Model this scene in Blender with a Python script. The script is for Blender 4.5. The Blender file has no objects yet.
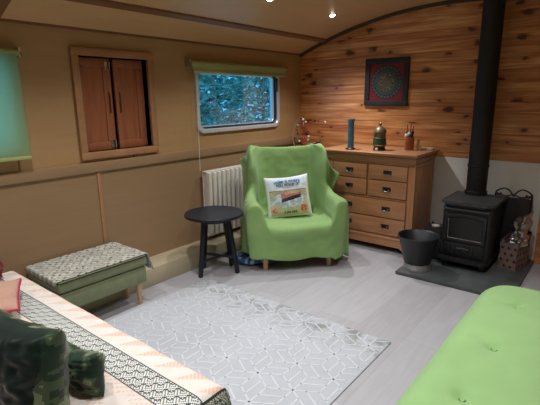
import bpy, bmesh, math, random
from mathutils import Vector, Matrix, noise
SC = bpy.context.scene
COL = SC.collection
PI = math.pi
# ---------------------------------------------------------------- camera
cam_d = bpy.data.cameras.new('camera'); cam = bpy.data.objects.new('camera', cam_d); COL.objects.link(cam)
W = Matrix(((0.77782788, -0.13536131, 0.61372722), (0.62835157, 0.18703081, -0.75511176), (-0.01257298, 0.97298345, 0.23053227)))
cam.matrix_world = Matrix.Translation((0, 0, 1.45)) @ W.to_4x4()
cam_d.sensor_width = 36; cam_d.lens = 438.26 / 540 * 36; cam_d.clip_start = 0.02
SC.camera = cam
# ---------------------------------------------------------------- view, world
SC.view_settings.view_transform = 'Standard'; SC.view_settings.look = 'None'
SC.view_settings.gamma = 1; SC.view_settings.use_curve_mapping = False
SC.view_settings.exposure = 0.0
wd = bpy.data.worlds.new('dusk'); SC.world = wd; wd.use_nodes = True
bg = wd.node_tree.nodes['Background']; bg.inputs[0].default_value = (0.045, 0.27, 0.50, 1); bg.inputs[1].default_value = 3.6
SPOT_W = 42; SPOT_COL = (1.0, 0.985, 1.0)
SPOTS = [(-2.25, 3.71), (-2.25, 2.80), (-2.25, 1.85), (-2.25, 0.9), (-0.55, 2.75), (-0.55, 1.85), (-0.55, 0.9), (-0.55, -0.3), (-2.25, -0.3), (-1.385, 1.75), (-1.385, 0.5)]  # last two: unseen centre lamps added to brighten the near floor

# ---------------------------------------------------------------- node materials
class N:
    def __init__(s, name):
        s.m = bpy.data.materials.new(name); s.m.use_nodes = True
        s.t = s.m.node_tree; s.b = s.t.nodes['Principled BSDF']; s.out = s.t.nodes['Material Output']
    def n(s, typ, ins=None, **props):
        nd = s.t.nodes.new(typ)
        for k, v in props.items(): setattr(nd, k, v)
        for k, v in (ins or {}).items():
            if isinstance(v, bpy.types.NodeSocket): s.t.links.new(v, nd.inputs[k])
            else: nd.inputs[k].default_value = v
        return nd
    def coord(s, scale=(1, 1, 1), rot=(0, 0, 0), loc=(0, 0, 0), src='Object'):
        tc = s.n('ShaderNodeTexCoord')
        return s.n('ShaderNodeMapping', {0: tc.outputs[src], 1: loc, 2: rot, 3: scale}).outputs[0]
    def noise(s, v, scale=5, detail=3, rough=.5, dist=0):
        return s.n('ShaderNodeTexNoise', {'Vector': v, 'Scale': scale, 'Detail': detail, 'Roughness': rough, 'Distortion': dist}).outputs[0]
    def ramp(s, f, stops, interp='LINEAR'):
        r = s.n('ShaderNodeValToRGB', {0: f}); cr = r.color_ramp; cr.interpolation = interp
        while len(cr.elements) < len(stops): cr.elements.new(.5)
        for e, (p, c) in zip(cr.elements, stops): e.position = p; e.color = c if len(c) == 4 else (*c, 1)
        return r.outputs[0]
    def mix(s, f, a, b, mode='MIX'):
        nd = s.n('ShaderNodeMix', data_type='RGBA', blend_type=mode)
        for i, v in ((0, f), (6, a), (7, b)):
            if isinstance(v, bpy.types.NodeSocket): s.t.links.new(v, nd.inputs[i])
            else: nd.inputs[i].default_value = v if i == 0 or len(v) == 4 else (*v, 1)
        return nd.outputs[2]
    def math(s, op, a, b=0, c=0):
        nd = s.n('ShaderNodeMath', operation=op)
        for i, v in enumerate((a, b, c)):
            if isinstance(v, bpy.types.NodeSocket): s.t.links.new(v, nd.inputs[i])
            else: nd.inputs[i].default_value = v
        return nd.outputs[0]
    def set(s, **kw):
        names = dict(col='Base Color', rough='Roughness', metal='Metallic', sheen='Sheen Weight', spec='Specular IOR Level', coat='Coat Weight')
        for k, v in kw.items():
            i = s.b.inputs[names[k]]
            if isinstance(v, bpy.types.NodeSocket): s.t.links.new(v, i)
            elif k == 'col': i.default_value = (*v[:3], 1)
            else: i.default_value = v
        return s
    def bump(s, h, strength=.3, dist=.01):
        b = s.n('ShaderNodeBump', {'Strength': strength, 'Distance': dist, 'Height': h})
        s.t.links.new(b.outputs[0], s.b.inputs['Normal']); return s

def plain(name, col, rough=.5, metal=0, var=.12, scale=12, bump=0, **kw):
    m = N(name); v = m.coord()
    f = m.noise(v, scale, 4)
    c2 = tuple(max(0, c * (1 - var)) for c in col); c3 = tuple(min(1, c * (1 + var)) for c in col)
    m.set(col=m.ramp(f, [(.3, c2), (.7, c3)]), rough=rough, metal=metal, **kw)
    if bump: m.bump(m.noise(v, scale * 12, 3), bump, .004)
    return m.m
def fabric(name, col, var=.12, weave=500, rough=.9, sheen=.25, bump=.35, scale=6):
    m = N(name); v = m.coord()
    f = m.noise(v, scale, 3)
    m.set(col=m.ramp(f, [(.3, tuple(c * (1 - var) for c in col)), (.7, tuple(min(1, c * (1 + var)) for c in col))]), rough=rough, sheen=sheen, spec=.2)
    m.bump(m.noise(v, weave, 2), bump, .002); return m.m
def wood(name, dark, light, scale=(2, 20, 20), rough=.45, rings=6, coat=0, bump=.1):
    m = N(name); v = m.coord(scale)
    f = m.noise(v, 1.6, 5, .6, .6)
    g = m.noise(v, 8, 4, .65)
    a = m.ramp(f, [(.3, dark), (.68, light)])
    m.set(col=m.mix(.3, a, m.ramp(g, [(.35, dark), (.7, light)])), rough=rough, coat=coat)
    m.bump(g, bump, .003); return m.m
def vcol(name, rough=.85, sheen=.1, weave=600, bump=.25):
    m = N(name); a = m.n('ShaderNodeVertexColor', layer_name='Col')
    v = m.coord(); m.set(col=m.mix(.12, a.outputs[0], m.ramp(m.noise(v, 30, 3), [(.3, (.3, .3, .3)), (.7, (.9, .9, .9))]), 'OVERLAY'), rough=rough, sheen=sheen, spec=.2)
    m.bump(m.noise(v, weave, 2), bump, .002); return m.m

M = {}
M['oak'] = wood('oak', (.38, .17, .075), (.57, .285, .14), (1.2, 14, 14), .38)
M['oak_v'] = wood('oak_vertical_grain', (.38, .17, .075), (.57, .285, .14), (14, 14, 1.2), .38)
M['beech'] = wood('beech', (.50, .30, .16), (.68, .45, .27), (12, 12, 1.5), .45)
M['frame_wood'] = wood('hatch_frame_wood', (.30, .145, .065), (.42, .225, .105), (10, 3, 3), .5)
M['door_wood'] = wood('hatch_door_wood', (.25, .082, .034), (.36, .125, .055), (14, 14, 1.5), .42)
M['ply'] = wood('ply_lining', (.37, .222, .098), (.43, .265, .123), (6, .6, 5), .5, bump=.02)
M['ply_low'] = wood('lower_ply_lining', (.27, .17, .085), (.31, .20, .105), (6, .6, 5), .5, bump=.02)
M['ceiling'] = wood('ceiling_ply', (.56, .34, .17), (.64, .40, .20), (3, .6, 5), .35, bump=.02)
M['strip'] = wood('ceiling_strip_wood', (.17, .075, .03), (.24, .11, .045), (8, .8, 8), .45)
M['dark_trim'] = wood('dark_trim_wood', (.05, .028, .015), (.09, .05, .025), (3, 8, 8), .5)
M['cream'] = plain('cream_paint', (.43, .375, .25), .45, var=.05, scale=3)
M['board'] = plain('fire_board', (.66, .67, .63), .55, var=.05, scale=3)
M['white_metal'] = plain('radiator_enamel', (.62, .60, .53), .3, var=.04)
M['alu'] = plain('white_window_frame', (.62, .64, .66), .3, .3, var=.05)
M['black_seal'] = plain('black_rubber', (.012, .014, .016), .5)
M['steel'] = plain('brushed_steel', (.55, .55, .55), .25, 1, var=.05)
M['brass'] = plain('aged_brass', (.45, .30, .10), .3, 1, var=.1)
M['iron'] = plain('black_iron', (.015, .016, .017), .45, .1, var=.25, scale=20, bump=.15)
M['iron_top'] = plain('stove_top_iron', (.05, .052, .055), .6, .1, var=.2, scale=20, bump=.15)
M['handle_iron'] = plain('polished_dark_iron', (.30, .30, .29), .22, 1, var=.1)
M['flue'] = plain('flue_paint', (.007, .0065, .0065), .6, 0, var=.2)
M['black'] = plain('black_paint', (.010, .011, .014), .42, var=.2)
M['black_matt'] = plain('black_matt', (.015, .014, .014), .7, var=.2)
M['galv'] = plain('galvanised_steel', (.42, .44, .43), .4, .8, var=.2, scale=30)
M['table_black'] = plain('table_black', (.006, .009, .018), .36, var=.15)  # blue tint in the base colour stands in for window sheen on black
M['green_throw'] = fabric('green_fleece', (.235, .385, .14), .07, 350, .95, .12, .35, 5)
M['green_seat'] = fabric('green_cotton', (.29, .50, .20), .05, 500, .9, .25, .3, 5)
M['stitch'] = plain('dark_green_button', (.10, .22, .05), .7)
M['ott'] = fabric('sage_linen', (.19, .215, .12), .1, 700, .9, .2, .5, 20)
M['piping'] = plain('dark_piping', (.03, .035, .02), .8)
M['satin'] = fabric('dark_green_satin', (.004, .018, .009), .3, 60, .38, .15, .05, 4)
M['blue_cloth'] = fabric('blue_cloth', (.05, .14, .33), .2, 300, .9, .2, .4, 9)
M['pink'] = fabric('salmon_cloth', (.46, .27, .20), .08, 400, .9, .2, .4, 12)
M['magenta'] = plain('magenta_piping', (.38, .02, .05), .7)
M['redcloth'] = fabric('dark_red_cloth', (.16, .015, .012), .2, 300, .9, .2, .4, 9)
M['print'] = vcol('printed_cloth')
M['print_flat'] = vcol('printed_paper', .55, 0, 200, .03)
M['rug_line'] = fabric('rug_ivory_yarn', (.57, .60, .63), .05, 500, 1, .1, .5, 10)
M['vase'] = plain('blue_glaze', (.07, .16, .25), .35, var=.3, scale=18)
M['green_glaze'] = plain('green_glaze', (.035, .085, .035), .35, var=.3, scale=30)
M['tan_glaze'] = plain('tan_metal', (.20, .17, .10), .4, .4, var=.3, scale=40)
M['terracotta'] = plain('red_brown_jar', (.36, .11, .05), .5, var=.15, scale=20)
M['white'] = plain('white_plastic', (.75, .75, .72), .4, var=.03)
M['cream_dish'] = plain('cream_ceramic', (.65, .55, .35), .4, var=.05)
M['red'] = plain('red_bead', (.42, .02, .03), .25, var=.1)
M['orange'] = plain('orange_label', (.7, .22, .04), .5)
M['twine'] = plain('pale_wire', (.45, .50, .36), .4)
M['stone'] = plain('pale_stone', (.42, .36, .28), .6, var=.1, scale=30)

def slate():
    m = N('slate_hearth'); v = m.coord()
    f = m.noise(v, 5, 6, .6); c = m.ramp(f, [(.3, (.045, .055, .058)), (.7, (.095, .11, .11))])
    m.set(col=c, rough=.5); m.bump(m.noise(v, 14, 5, .6), .3, .01); return m.m
M['slate'] = slate()
def vinyl():
    m = N('grey_vinyl_planks'); v = m.coord()
    vr = m.coord(rot=(0, 0, PI / 2))
    br = m.n('ShaderNodeTexBrick', {'Vector': vr, 'Color1': (.1, .1, .1, 1), 'Color2': (.9, .9, .9, 1), 'Mortar': (0, 0, 0, 1), 'Scale': 1, 'Mortar Size': .0012, 'Mortar Smooth': .1, 'Brick Width': 1.2, 'Row Height': .30})
    br.offset = .37; br.squash = 1
    g = m.noise(m.coord((9, 1.1, 1)), 3, 5, .6, .3)
    base = m.mix(br.outputs[0], (.36, .355, .375), (.455, .46, .49))
    c = m.mix(.35, base, m.ramp(g, [(.3, (.33, .325, .34)), (.7, (.49, .49, .52))]))
    c = m.mix(m.math('MULTIPLY', br.outputs[1], .45), c, (.22, .20, .19))
    m.set(col=c, rough=.42, spec=.4); m.bump(g, .08, .003); return m.m
M['vinyl'] = vinyl()
def pine():
    m = N('knotty_pine'); tc = m.n('ShaderNodeTexCoord')
    sx = m.n('ShaderNodeSeparateXYZ', {0: tc.outputs['Object']})
    row = m.math('FLOOR', m.math('DIVIDE', sx.outputs[2], PLANK))
    rnd = m.n('ShaderNodeTexWhiteNoise', {'W': row}, noise_dimensions='1D').outputs[0]
    off = m.n('ShaderNodeCombineXYZ', {0: m.math('MULTIPLY', rnd, 37.0), 1: 0, 2: m.math('MULTIPLY', rnd, 11.0)}).outputs[0]
    p = m.n('ShaderNodeVectorMath', {0: tc.outputs['Object'], 1: off}, operation='ADD').outputs[0]
    # knots
    ps = m.n('ShaderNodeSeparateXYZ', {0: p})
    kv = m.n('ShaderNodeCombineXYZ', {0: m.math('MULTIPLY', ps.outputs[0], 3.1), 1: m.math('MULTIPLY', ps.outputs[2], 5.6), 2: 0}).outputs[0]
    kn = m.noise(m.n('ShaderNodeMapping', {0: p, 3: (14, 1, 26)}).outputs[0], 1, 3)
    vo = m.n('ShaderNodeTexVoronoi', {'Vector': kv, 'Scale': 1.0, 'Randomness': 1.0}, voronoi_dimensions='2D')
    vd = m.math('DIVIDE', vo.outputs['Distance'], m.math('MULTIPLY_ADD', m.n('ShaderNodeSeparateColor', {0: vo.outputs['Color']}).outputs[1], 1.3, .5))
    d = m.math('ADD', vd, m.math('MULTIPLY', m.math('SUBTRACT', kn, .5), .26))
    pick = m.math('GREATER_THAN', m.n('ShaderNodeSeparateColor', {0: vo.outputs['Color']}).outputs[0], .22)
    knot = m.math('MULTIPLY', m.ramp(d, [(.045, (1, 1, 1)), (.12, (0, 0, 0))]), pick)
    halo = m.math('MULTIPLY', m.ramp(d, [(.12, (1, 1, 1)), (.42, (0, 0, 0))]), pick)
    gv = m.n('ShaderNodeMapping', {0: p, 3: (.9, 1, 22)}).outputs[0]
    gr = m.n('ShaderNodeTexNoise', {'Vector': gv, 'Scale': 1.3, 'Detail': 5, 'Roughness': .6, 'Distortion': .8}).outputs[0]
    gm = m.math('ADD', gr, m.math('MULTIPLY', halo, .0))
    c = m.ramp(gm, [(.30, (.26, .085, .03)), (.43, (.47, .17, .06)), (.55, (.66, .30, .11)), (.70, (.84, .50, .24))])
    c = m.mix(m.math('MULTIPLY', rnd, .35), c, (.47, .20, .065))
    c = m.mix(m.math('MULTIPLY', halo, .55), c, (.38, .13, .04))
    c = m.mix(m.math('MULTIPLY', knot, .92), c, (.07, .02, .008))
    m.set(col=c, rough=.33, spec=.5); m.bump(gr, .08, .003); return m.m
PLANK = .093
M['pine'] = pine()
def glass_mat(name='window_glass', tint=(.92, .96, .97), refl=.08, rough=.02):
    m = N(name); m.t.nodes.remove(m.b)
    t = m.n('ShaderNodeBsdfTransparent', {0: (*tint, 1)}); g = m.n('ShaderNodeBsdfGlossy', {'Roughness': rough})
    fr = m.n('ShaderNodeFresnel', {'IOR': 1.45}).outputs[0]
    mx = m.n('ShaderNodeMixShader', {0: m.math('MULTIPLY_ADD', fr, .25 + refl * .5, refl * .5 - .035), 1: t.outputs[0], 2: g.outputs[0]})
    m.t.links.new(mx.outputs[0], m.out.inputs[0]); return m.m
M['glass'] = glass_mat()
M['film'] = glass_mat('clear_plastic_film', (.70, .68, .67), 1.0, .3)
M['stove_glass'] = plain('stove_glass', (.012, .012, .012), .12, 0, coat=.5)
def blind_mat():
    m = N('green_blind_fabric'); m.t.nodes.remove(m.b)
    v = m.coord(); f = m.ramp(m.noise(v, 300, 2), [(.3, (.36, .47, .22)), (.7, (.44, .56, .28))])
    d = m.n('ShaderNodeBsdfDiffuse', {0: f}); t = m.n('ShaderNodeBsdfTranslucent', {0: (.34, .52, .29, 1)})
    mx = m.n('ShaderNodeMixShader', {0: .55, 1: d.outputs[0], 2: t.outputs[0]})
    m.t.links.new(mx.outputs[0], m.out.inputs[0]); return m.m
M['blind'] = blind_mat()
M['blind_roll'] = fabric('rolled_blind_fabric', (.34, .38, .15), .08, 500, .8, .1, .2)
def leaf_mat():
    m = N('leaves'); v = m.coord(); f = m.noise(v, 5, 3)
    c = m.ramp(f, [(.38, (.10, .26, .20)), (.62, (.42, .62, .50))])
    m.set(col=c, rough=.6); return m.m
M['leaf'] = leaf_mat()
M['bark'] = plain('bark', (.06, .05, .04), .9, var=.3)
def lamp_mat():
    m = N('lit_lamp_face'); m.b.inputs['Emission Color'].default_value = (1, .93, .80, 1); m.b.inputs['Emission Strength'].default_value = 14; return m.m
M['lamp'] = lamp_mat()

# ---------------------------------------------------------------- mesh helpers
def bm_new(): return bmesh.new()
def add_box(bm, lo, hi, bev=0, seg=2, mat=None, mi=0):
    t = bmesh.new(); bmesh.ops.create_cube(t, size=1)
    c = [(a + b) / 2 for a, b in zip(lo, hi)]; s = [abs(b - a) for a, b in zip(lo, hi)]
    for v in t.verts: v.co = Vector((v.co.x * s[0] + c[0], v.co.y * s[1] + c[1], v.co.z * s[2] + c[2]))
    if bev: bmesh.ops.bevel(t, geom=t.edges[:], offset=min(bev, min(s) * .49), segments=seg, affect='EDGES', profile=.5)
    merge(bm, t, mat, mi); return bm
def merge(bm, t, mat=None, mi=0):
    if mat is not None:
        for v in t.verts: v.co = mat @ v.co
    vs = [bm.verts.new(v.co) for v in t.verts]; t.verts.index_update()
    for f in t.faces:
        try:
            nf = bm.faces.new([vs[v.index] for v in f.verts]); nf.material_index = mi or f.material_index
        except ValueError: pass
    t.free()
def add_lathe(bm, prof, seg=24, origin=(0, 0, 0), mat=None, mi=0, cap=True):
    t = bmesh.new(); rings = []
    for r, z in prof:
        rings.append([t.verts.new((r * math.cos(2 * PI * k / seg) + origin[0], r * math.sin(2 * PI * k / seg) + origin[1], z + origin[2])) for k in range(seg)])
    for a, b in zip(rings, rings[1:]):
        for k in range(seg): t.faces.new((a[k], a[(k + 1) % seg], b[(k + 1) % seg], b[k]))
    if cap:
        if prof[0][0] > 1e-5: t.faces.new(rings[0][::-1])
        if prof[-1][0] > 1e-5: t.faces.new(rings[-1])
    merge(bm, t, mat, mi); return bm
def add_tube(bm, pts, r, seg=8, closed=False, cap=True, radii=None):
    pts = [Vector(p) for p in pts]; n = len(pts); rings = []
    up = Vector((0, 0, 1)); prev = None
    for i, p in enumerate(pts):
        if closed: d = pts[(i + 1) % n] - pts[i - 1]
        else: d = pts[min(i + 1, n - 1)] - pts[max(i - 1, 0)]
        d = d.normalized() if d.length > 1e-9 else up
        if prev is None: a = d.orthogonal().normalized()
        else:
            a = prev - d * prev.dot(d); a = a.normalized() if a.length > 1e-6 else d.orthogonal().normalized()
        prev = a; b = d.cross(a); rr = radii[i] if radii else r
        rings.append([bm.verts.new(p + (a * math.cos(2 * PI * k / seg) + b * math.sin(2 * PI * k / seg)) * rr) for k in range(seg)])
    m = n if closed else n - 1
    for i in range(m):
        A, B = rings[i], rings[(i + 1) % n]
        for k in range(seg): bm.faces.new((A[k], A[(k + 1) % seg], B[(k + 1) % seg], B[k]))
    if cap and not closed:
        bm.faces.new(rings[0][::-1]); bm.faces.new(rings[-1])
    return bm
def add_bar(bm, a, b, w0, w1, d0=None, d1=None, bev=.003):
    """tapered rectangular bar from a to b; widths w (local x) and depths d"""
    a, b = Vector(a), Vector(b); z = (b - a).normalized(); x = Vector((0, 1, 0)).cross(z)
    if x.length < 1e-3: x = Vector((1, 0, 0))
    x.normalize(); y = z.cross(x); d0 = d0 or w0; d1 = d1 or w1
    t = bmesh.new(); vs = []
    for p, w, d in ((a, w0, d0), (b, w1, d1)):
        for sx, sy in ((-1, -1), (1, -1), (1, 1), (-1, 1)): vs.append(t.verts.new(p + x * sx * w / 2 + y * sy * d / 2))
    t.faces.new(vs[3::-1]); t.faces.new(vs[4:])
    for k in range(4): t.faces.new((vs[k], vs[(k + 1) % 4], vs[4 + (k + 1) % 4], vs[4 + k]))
    if bev: bmesh.ops.bevel(t, geom=t.edges[:], offset=bev, segments=2, affect='EDGES', profile=.5)
    merge(bm, t); return bm
def grid(fn, nu, nv, closed_u=False):
    bm = bmesh.new(); vs = [[bm.verts.new(fn(i / nu, j / nv)) for j in range(nv + 1)] for i in range(nu + 1)]
    for i in range(nu):
        for j in range(nv): bm.faces.new((vs[i][j], vs[i + 1][j], vs[i + 1][j + 1], vs[i][j + 1]))
    return bm
def obj(name, bm, mats, parent=None, loc=(0, 0, 0), rot=(0, 0, 0), smooth=True, angle=40, color=None, fix=True):
    if fix: bmesh.ops.recalc_face_normals(bm, faces=bm.faces[:])
    me = bpy.data.meshes.new(name); bm.to_mesh(me); bm.free()
    for m in (mats if isinstance(mats, (list, tuple)) else [mats]): me.materials.append(m)
    if smooth:
        me.polygons.foreach_set('use_smooth', [True] * len(me.polygons)); me.set_sharp_from_angle(angle=math.radians(angle))
    if color:
        ca = me.color_attributes.new('Col', 'FLOAT_COLOR', 'CORNER')
        for p in me.polygons:
            c = color(p.center, p.normal)
            for li in p.loop_indices: ca.data[li].color = (*c, 1)
    o = bpy.data.objects.new(name, me); COL.objects.link(o)
    if parent is not None: o.parent = parent
    o.location = loc; o.rotation_euler = rot
    return o
def tag(o, label=None, cat=None, group=None, kind=None):
    for k, v in (('label', label), ('category', cat), ('group', group), ('kind', kind)):
        if v: o[k] = v
    return o
def thing(name, label, cat, loc=(0, 0, 0), rotz=0, group=None, rot=None, kind=None):
    o = bpy.data.objects.new(name, None); COL.objects.link(o); o.empty_display_size = .1
    o.location = loc; o.rotation_euler = rot or (0, 0, rotz)
    return tag(o, label, cat, group, kind)
def box(lo, hi, bev=0, seg=2): return add_box(bm_new(), lo, hi, bev, seg)
def struct(name, bm, mats, **k): return tag(obj(name, bm, mats, **k), kind='structure')
def wall_with_holes(bm, xr, y0, y1, z0, z1, holes):
    ys = sorted({y0, y1, *[h[0] for h in holes], *[h[1] for h in holes]}); zs = sorted({z0, z1, *[h[2] for h in holes], *[h[3] for h in holes]})
    for a, b in zip(ys, ys[1:]):
        for c, d in zip(zs, zs[1:]):
            if any(h[0] <= a and b <= h[1] and h[2] <= c and d <= h[3] for h in holes): continue
            add_box(bm, (xr[0], a, c), (xr[1], b, d))
def ring(bm, outer, inner, x0, x1, n=8):
    """rounded rectangular ring in the YZ plane; outer/inner = (y0,y1,z0,z1,r); x0 = room side"""
    def rr(y0, y1, z0, z1, r):
        o = []
        for cy, cz, a0 in ((y1 - r, z1 - r, 0), (y0 + r, z1 - r, 90), (y0 + r, z0 + r, 180), (y1 - r, z0 + r, 270)):
            for k in range(n + 1):
                a = math.radians(a0 + 90 * k / n); o.append((cy + r * math.cos(a), cz + r * math.sin(a)))
        return o
    O, I = rr(*outer), rr(*inner); L = []
    b = .006
    Ob = rr(outer[0] + b, outer[1] - b, outer[2] + b, outer[3] - b, max(outer[4] - b, .001)); Ib = rr(inner[0] - b, inner[1] + b, inner[2] - b, inner[3] + b, inner[4] + b)
    for pts, x in ((O, x1), (O, x0 - b), (Ob, x0), (Ib, x0), (I, x0 - b), (I, x1)): L.append([bm.verts.new((x, p[0], p[1])) for p in pts])
    m = len(O)
    for A, B in zip(L, L[1:] + L[:1]):
        for k in range(m): bm.faces.new((A[k], A[(k + 1) % m], B[(k + 1) % m], B[k]))
    return bm

# ================================================================ THE ROOM
XW = -3.03; XR = .26; YE = 4.32; YB = -1.9; XC = (XW + XR) / 2
def arc_z(x): return 2.285 - .35 * ((x + 1.385) / 1.645) ** 2
struct('floor', box((XW - .1, YB - .1, -.08), (XR + .1, YE + .1, 0)), M['vinyl'])
# end wall of grooved pine boards
bm = bm_new(); z = 0
while z < 2.42:
    t = bmesh.new(); prof = [(0, z), (0, z + PLANK), (-.05, z + PLANK)]
    g = .0035
    pts = [(YE + .04, z), (YE + g, z), (YE, z + g), (YE, z + PLANK - g), (YE + g, z + PLANK), (YE + .04, z + PLANK)]
    A = [t.verts.new((XW - .12, y, zz)) for y, zz in pts]; B = [t.verts.new((XR + .12, y, zz)) for y, zz in pts]
    for k in range(6): t.faces.new((A[k], A[(k + 1) % 6], B[(k + 1) % 6], B[k]))
    t.faces.new(A); t.faces.new(B[::-1]); merge(bm, t); z += PLANK
struct('wall_end', bm, M['pine'], smooth=False)
# side wall, upper lining with openings for two windows and the hatch
H1 = (2.72, 3.86, 1.18, 1.715); HH = (1.63, 2.20, 1.085, 1.76); H2 = (.30, 1.17, 1.14, 1.73)
bm = bm_new(); wall_with_holes(bm, (XW - .06, XW), YB - .1, YE + .02, .99, 2.0, [H1, HH, H2])
wall_l = struct('wall_left', bm, M['ply'], smooth=False)
struct('wall_left_lower', box((XW - .06, YB - .1, -.02), (XW + .005, YE + .02, .94)), M['ply_low'], smooth=False)
# thin joints in the ply and the batten below the gunwale
struct('trim_1', box((XW - .03, YB, .938), (XW + .022, YE, 1.012), .004), M['ply_low'])
bm = bm_new()
for y, z0, z1 in ((1.70, .15, .938),): add_box(bm, (XW, y - .014, z0), (XW + .014, y + .014, z1), .003)
struct('trim_2', bm, M['frame_wood'])
bm = bm_new()
for y, z0, z1 in ((1.165, 1.012, 1.10), (2.02, 1.012, 1.03)): add_box(bm, (XW, y - .006, z0), (XW + .006, y + .006, z1), .001)
struct('trim_3', bm, M['strip'])
struct('baseboard_left', box((XW, YB, 0), (-2.80, YE, .15), .006), M['cream'])
# ceiling: shallow barrel vault of ply
def vault(x0, x1, y0, y1, th, drop=0, n=40):
    bm = bmesh.new(); L = []
    for i in range(n + 1):
        x = x0 + (x1 - x0) * i / n; z = arc_z(x) - drop
        L.append([bm.verts.new(p) for p in ((x, y0, z), (x, y1, z), (x, y1, z + th), (x, y0, z + th))])
    for A, B in zip(L, L[1:]):
        for k in range(4): bm.faces.new((A[k], A[(k + 1) % 4], B[(k + 1) % 4], B[k]))
    bm.faces.new(L[0]); bm.faces.new(L[-1][::-1]); return bm
struct('ceiling', vault(XW - .09, XR + .09, YB - .1, YE + .05, .08), M['ceiling'])
struct('trim_4', vault(-2.725, -2.67, YB, YE - .03, .022, .016, 3), M['strip'])
struct('trim_5', box((XW, YB, arc_z(XW) - .012), (XW + .012, YE, arc_z(XW) + .006), .002), M['strip'])
struct('trim_6', vault(XW, XR, 1.11, 1.165, .022, .014), M['strip'])
struct('trim_7', vault(XW + .004, XR - .004, YE - .03, YE - .001, .045, .03), M['dark_trim'])
struct('wall_right', box((XR, YB - .1, -.02), (XR + .08, YE + .1, 2.05)), M['ply'])
struct('wall_back', box((XW - .1, YB - .08, -.02), (XR + .1, YB, 2.4)), M['pine'])
# pale heat board behind the stove, and the stone hearth
struct('trim_8', box((-1.44, YE - .016, .0), (-.50, YE - .001, .885), .002), M['board'])
h = tag(obj('hearth_slab', box((-1.365, 3.335, 0), (-.492, 4.30, .03), .006), M['slate']), 'dark slate hearth slab lying on the grey floor under the stove', 'hearth')

# hatch with a pair of small doors
wn = thing('door_1', None, None, (XW, 0, 0), kind='structure')
def frame_bm(y0, y1, z0, z1, w, x0, x1, bev=.005):
    bm = bm_new()
    add_box(bm, (x0, y0, z0), (x1, y1, z0 + w), bev); add_box(bm, (x0, y0, z1 - w), (x1, y1, z1), bev)
    add_box(bm, (x0, y0, z0 + w), (x1, y0 + w, z1 - w), bev); add_box(bm, (x0, y1 - w, z0 + w), (x1, y1, z1 - w), bev); return bm
obj('hatch_frame', frame_bm(1.58, 2.25, 1.035, 1.81, .052, .001, .028), M['frame_wood'], wn)
obj('reveal', frame_bm(1.608, 2.222, 1.063, 1.782, .022, -.10, 0, .001), M['door_wood'], wn)
obj('backing', box((-.13, 1.6, 1.05), (-.1, 2.26, 1.79)), M['black_matt'], wn)
for y0, y1, s in ((1.64, 1.90, 1), (1.928, 2.185, -1)):
    bm = frame_bm(y0, y1, 1.087, 1.752, .062, -.058, -.034, .004)
    d = obj('hatch_door', bm, M['door_wood'], wn)
    bm = box((-.054, y0 + .055, 1.142), (-.044, y1 - .055, 1.697)); obj('door_panel', bm, M['door_wood'], d)
    ye = y1 - .03 if s > 0 else y0 + .03
    bm = bm_new(); add_tube(bm, [(-.034, ye, 1.36), (-.02, ye, 1.37), (-.02, ye, 1.50), (-.034, ye, 1.51)], .005)
    obj('door_handle', bm, M['dark_trim'], d)
    if s > 0:
        for zz in (1.70, 1.13):
            bm = bm_new(); add_box(bm, (-.034, y1 - .045, zz - .03), (-.028, y1 - .005, zz + .03), .002)
            add_tube(bm, [(-.022, y1 - .012, zz - .028), (-.022, y1 - .012, zz + .028)], .006)
            obj('hinge', bm, M['steel'], d)

# window over the radiator
w1 = thing('window_1', None, None, (XW, 0, 0), kind='structure')
obj('window_frame', ring(bm_new(), (2.69, 3.89, 1.148, 1.745, .08), (2.727, 3.853, 1.187, 1.71, .06), .026, -.055), M['alu'], w1)
obj('seal', ring(bm_new(), (2.725, 3.855, 1.185, 1.712, .062), (2.737, 3.83, 1.20, 1.685, .05), .004, -.05), M['black_seal'], w1)
obj('inner_sash', ring(bm_new(), (2.737, 3.83, 1.20, 1.685, .052), (2.748, 3.81, 1.213, 1.672, .045), -.006, -.05), M['alu'], w1)
obj('pane', box((-.040, 2.73, 1.19), (-.036, 3.845, 1.705)), M['glass'], w1)
bm = bm_new(); add_box(bm, (.0, 3.828, 1.52), (.03, 3.85, 1.60), .003); add_box(bm, (.02, 3.82, 1.56), (.034, 3.845, 1.66), .003)
obj('catch', bm, M['black'], w1)
w2 = thing('window_2', None, None, (XW, 0, 0), kind='structure')
obj('window_frame', ring(bm_new(), (.27, 1.19, 1.11, 1.75, .07), (.32, 1.14, 1.16, 1.70, .05), .02, -.055), M['alu'], w2)
obj('pane', box((-.040, .31, 1.15), (-.036, 1.15, 1.71)), M['glass'], w2)

def roller_blind(label, y0, y1, zr, drop, r, mat):
    t = thing('roller_blind', label, 'blind', (XW, (y0 + y1) / 2, zr)); hw = (y1 - y0) / 2
    bm = bm_new(); add_tube(bm, [(.055, -hw + .01, 0), (.055, hw - .01, 0)], r, 16); obj('roller', bm, M['blind_roll'], t)
    for s in (-1, 1):
        bm = bm_new(); add_box(bm, (.0, s * hw - .008, -.03), (.07, s * hw + .008, .03), .003); obj('bracket', bm, M['steel'], t)
    bm = grid(lambda u, v: (.055 + r - .002 + .001 * math.sin(v * 9), -hw + .02 + u * (2 * hw - .04), -v * drop), 6, 12)
    o = obj('blind_fabric', bm, mat, t); 
    bm = bm_new(); add_box(bm, (.045 + r, -hw + .02, -drop - .022), (.065 + r, hw - .02, -drop), .005); obj('bottom_bar', bm, M['blind_roll'], t)
    return t
roller_blind('green roller blind pulled down over the window at the left edge', .24, 1.235, 1.745, .63, .02, M['blind'])
t = roller_blind('green roller blind rolled up above the window over the radiator', 2.60, 3.955, 1.75, .055, .026, M['blind_roll'])
bm = bm_new(); pts = [(.075, -.62 , -.02), (.07, -.625, -.5), (.065, -.625, -.93)]
add_tube(bm, pts, .002, 6); obj('pull_cord', bm, M['white'], t)

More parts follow.
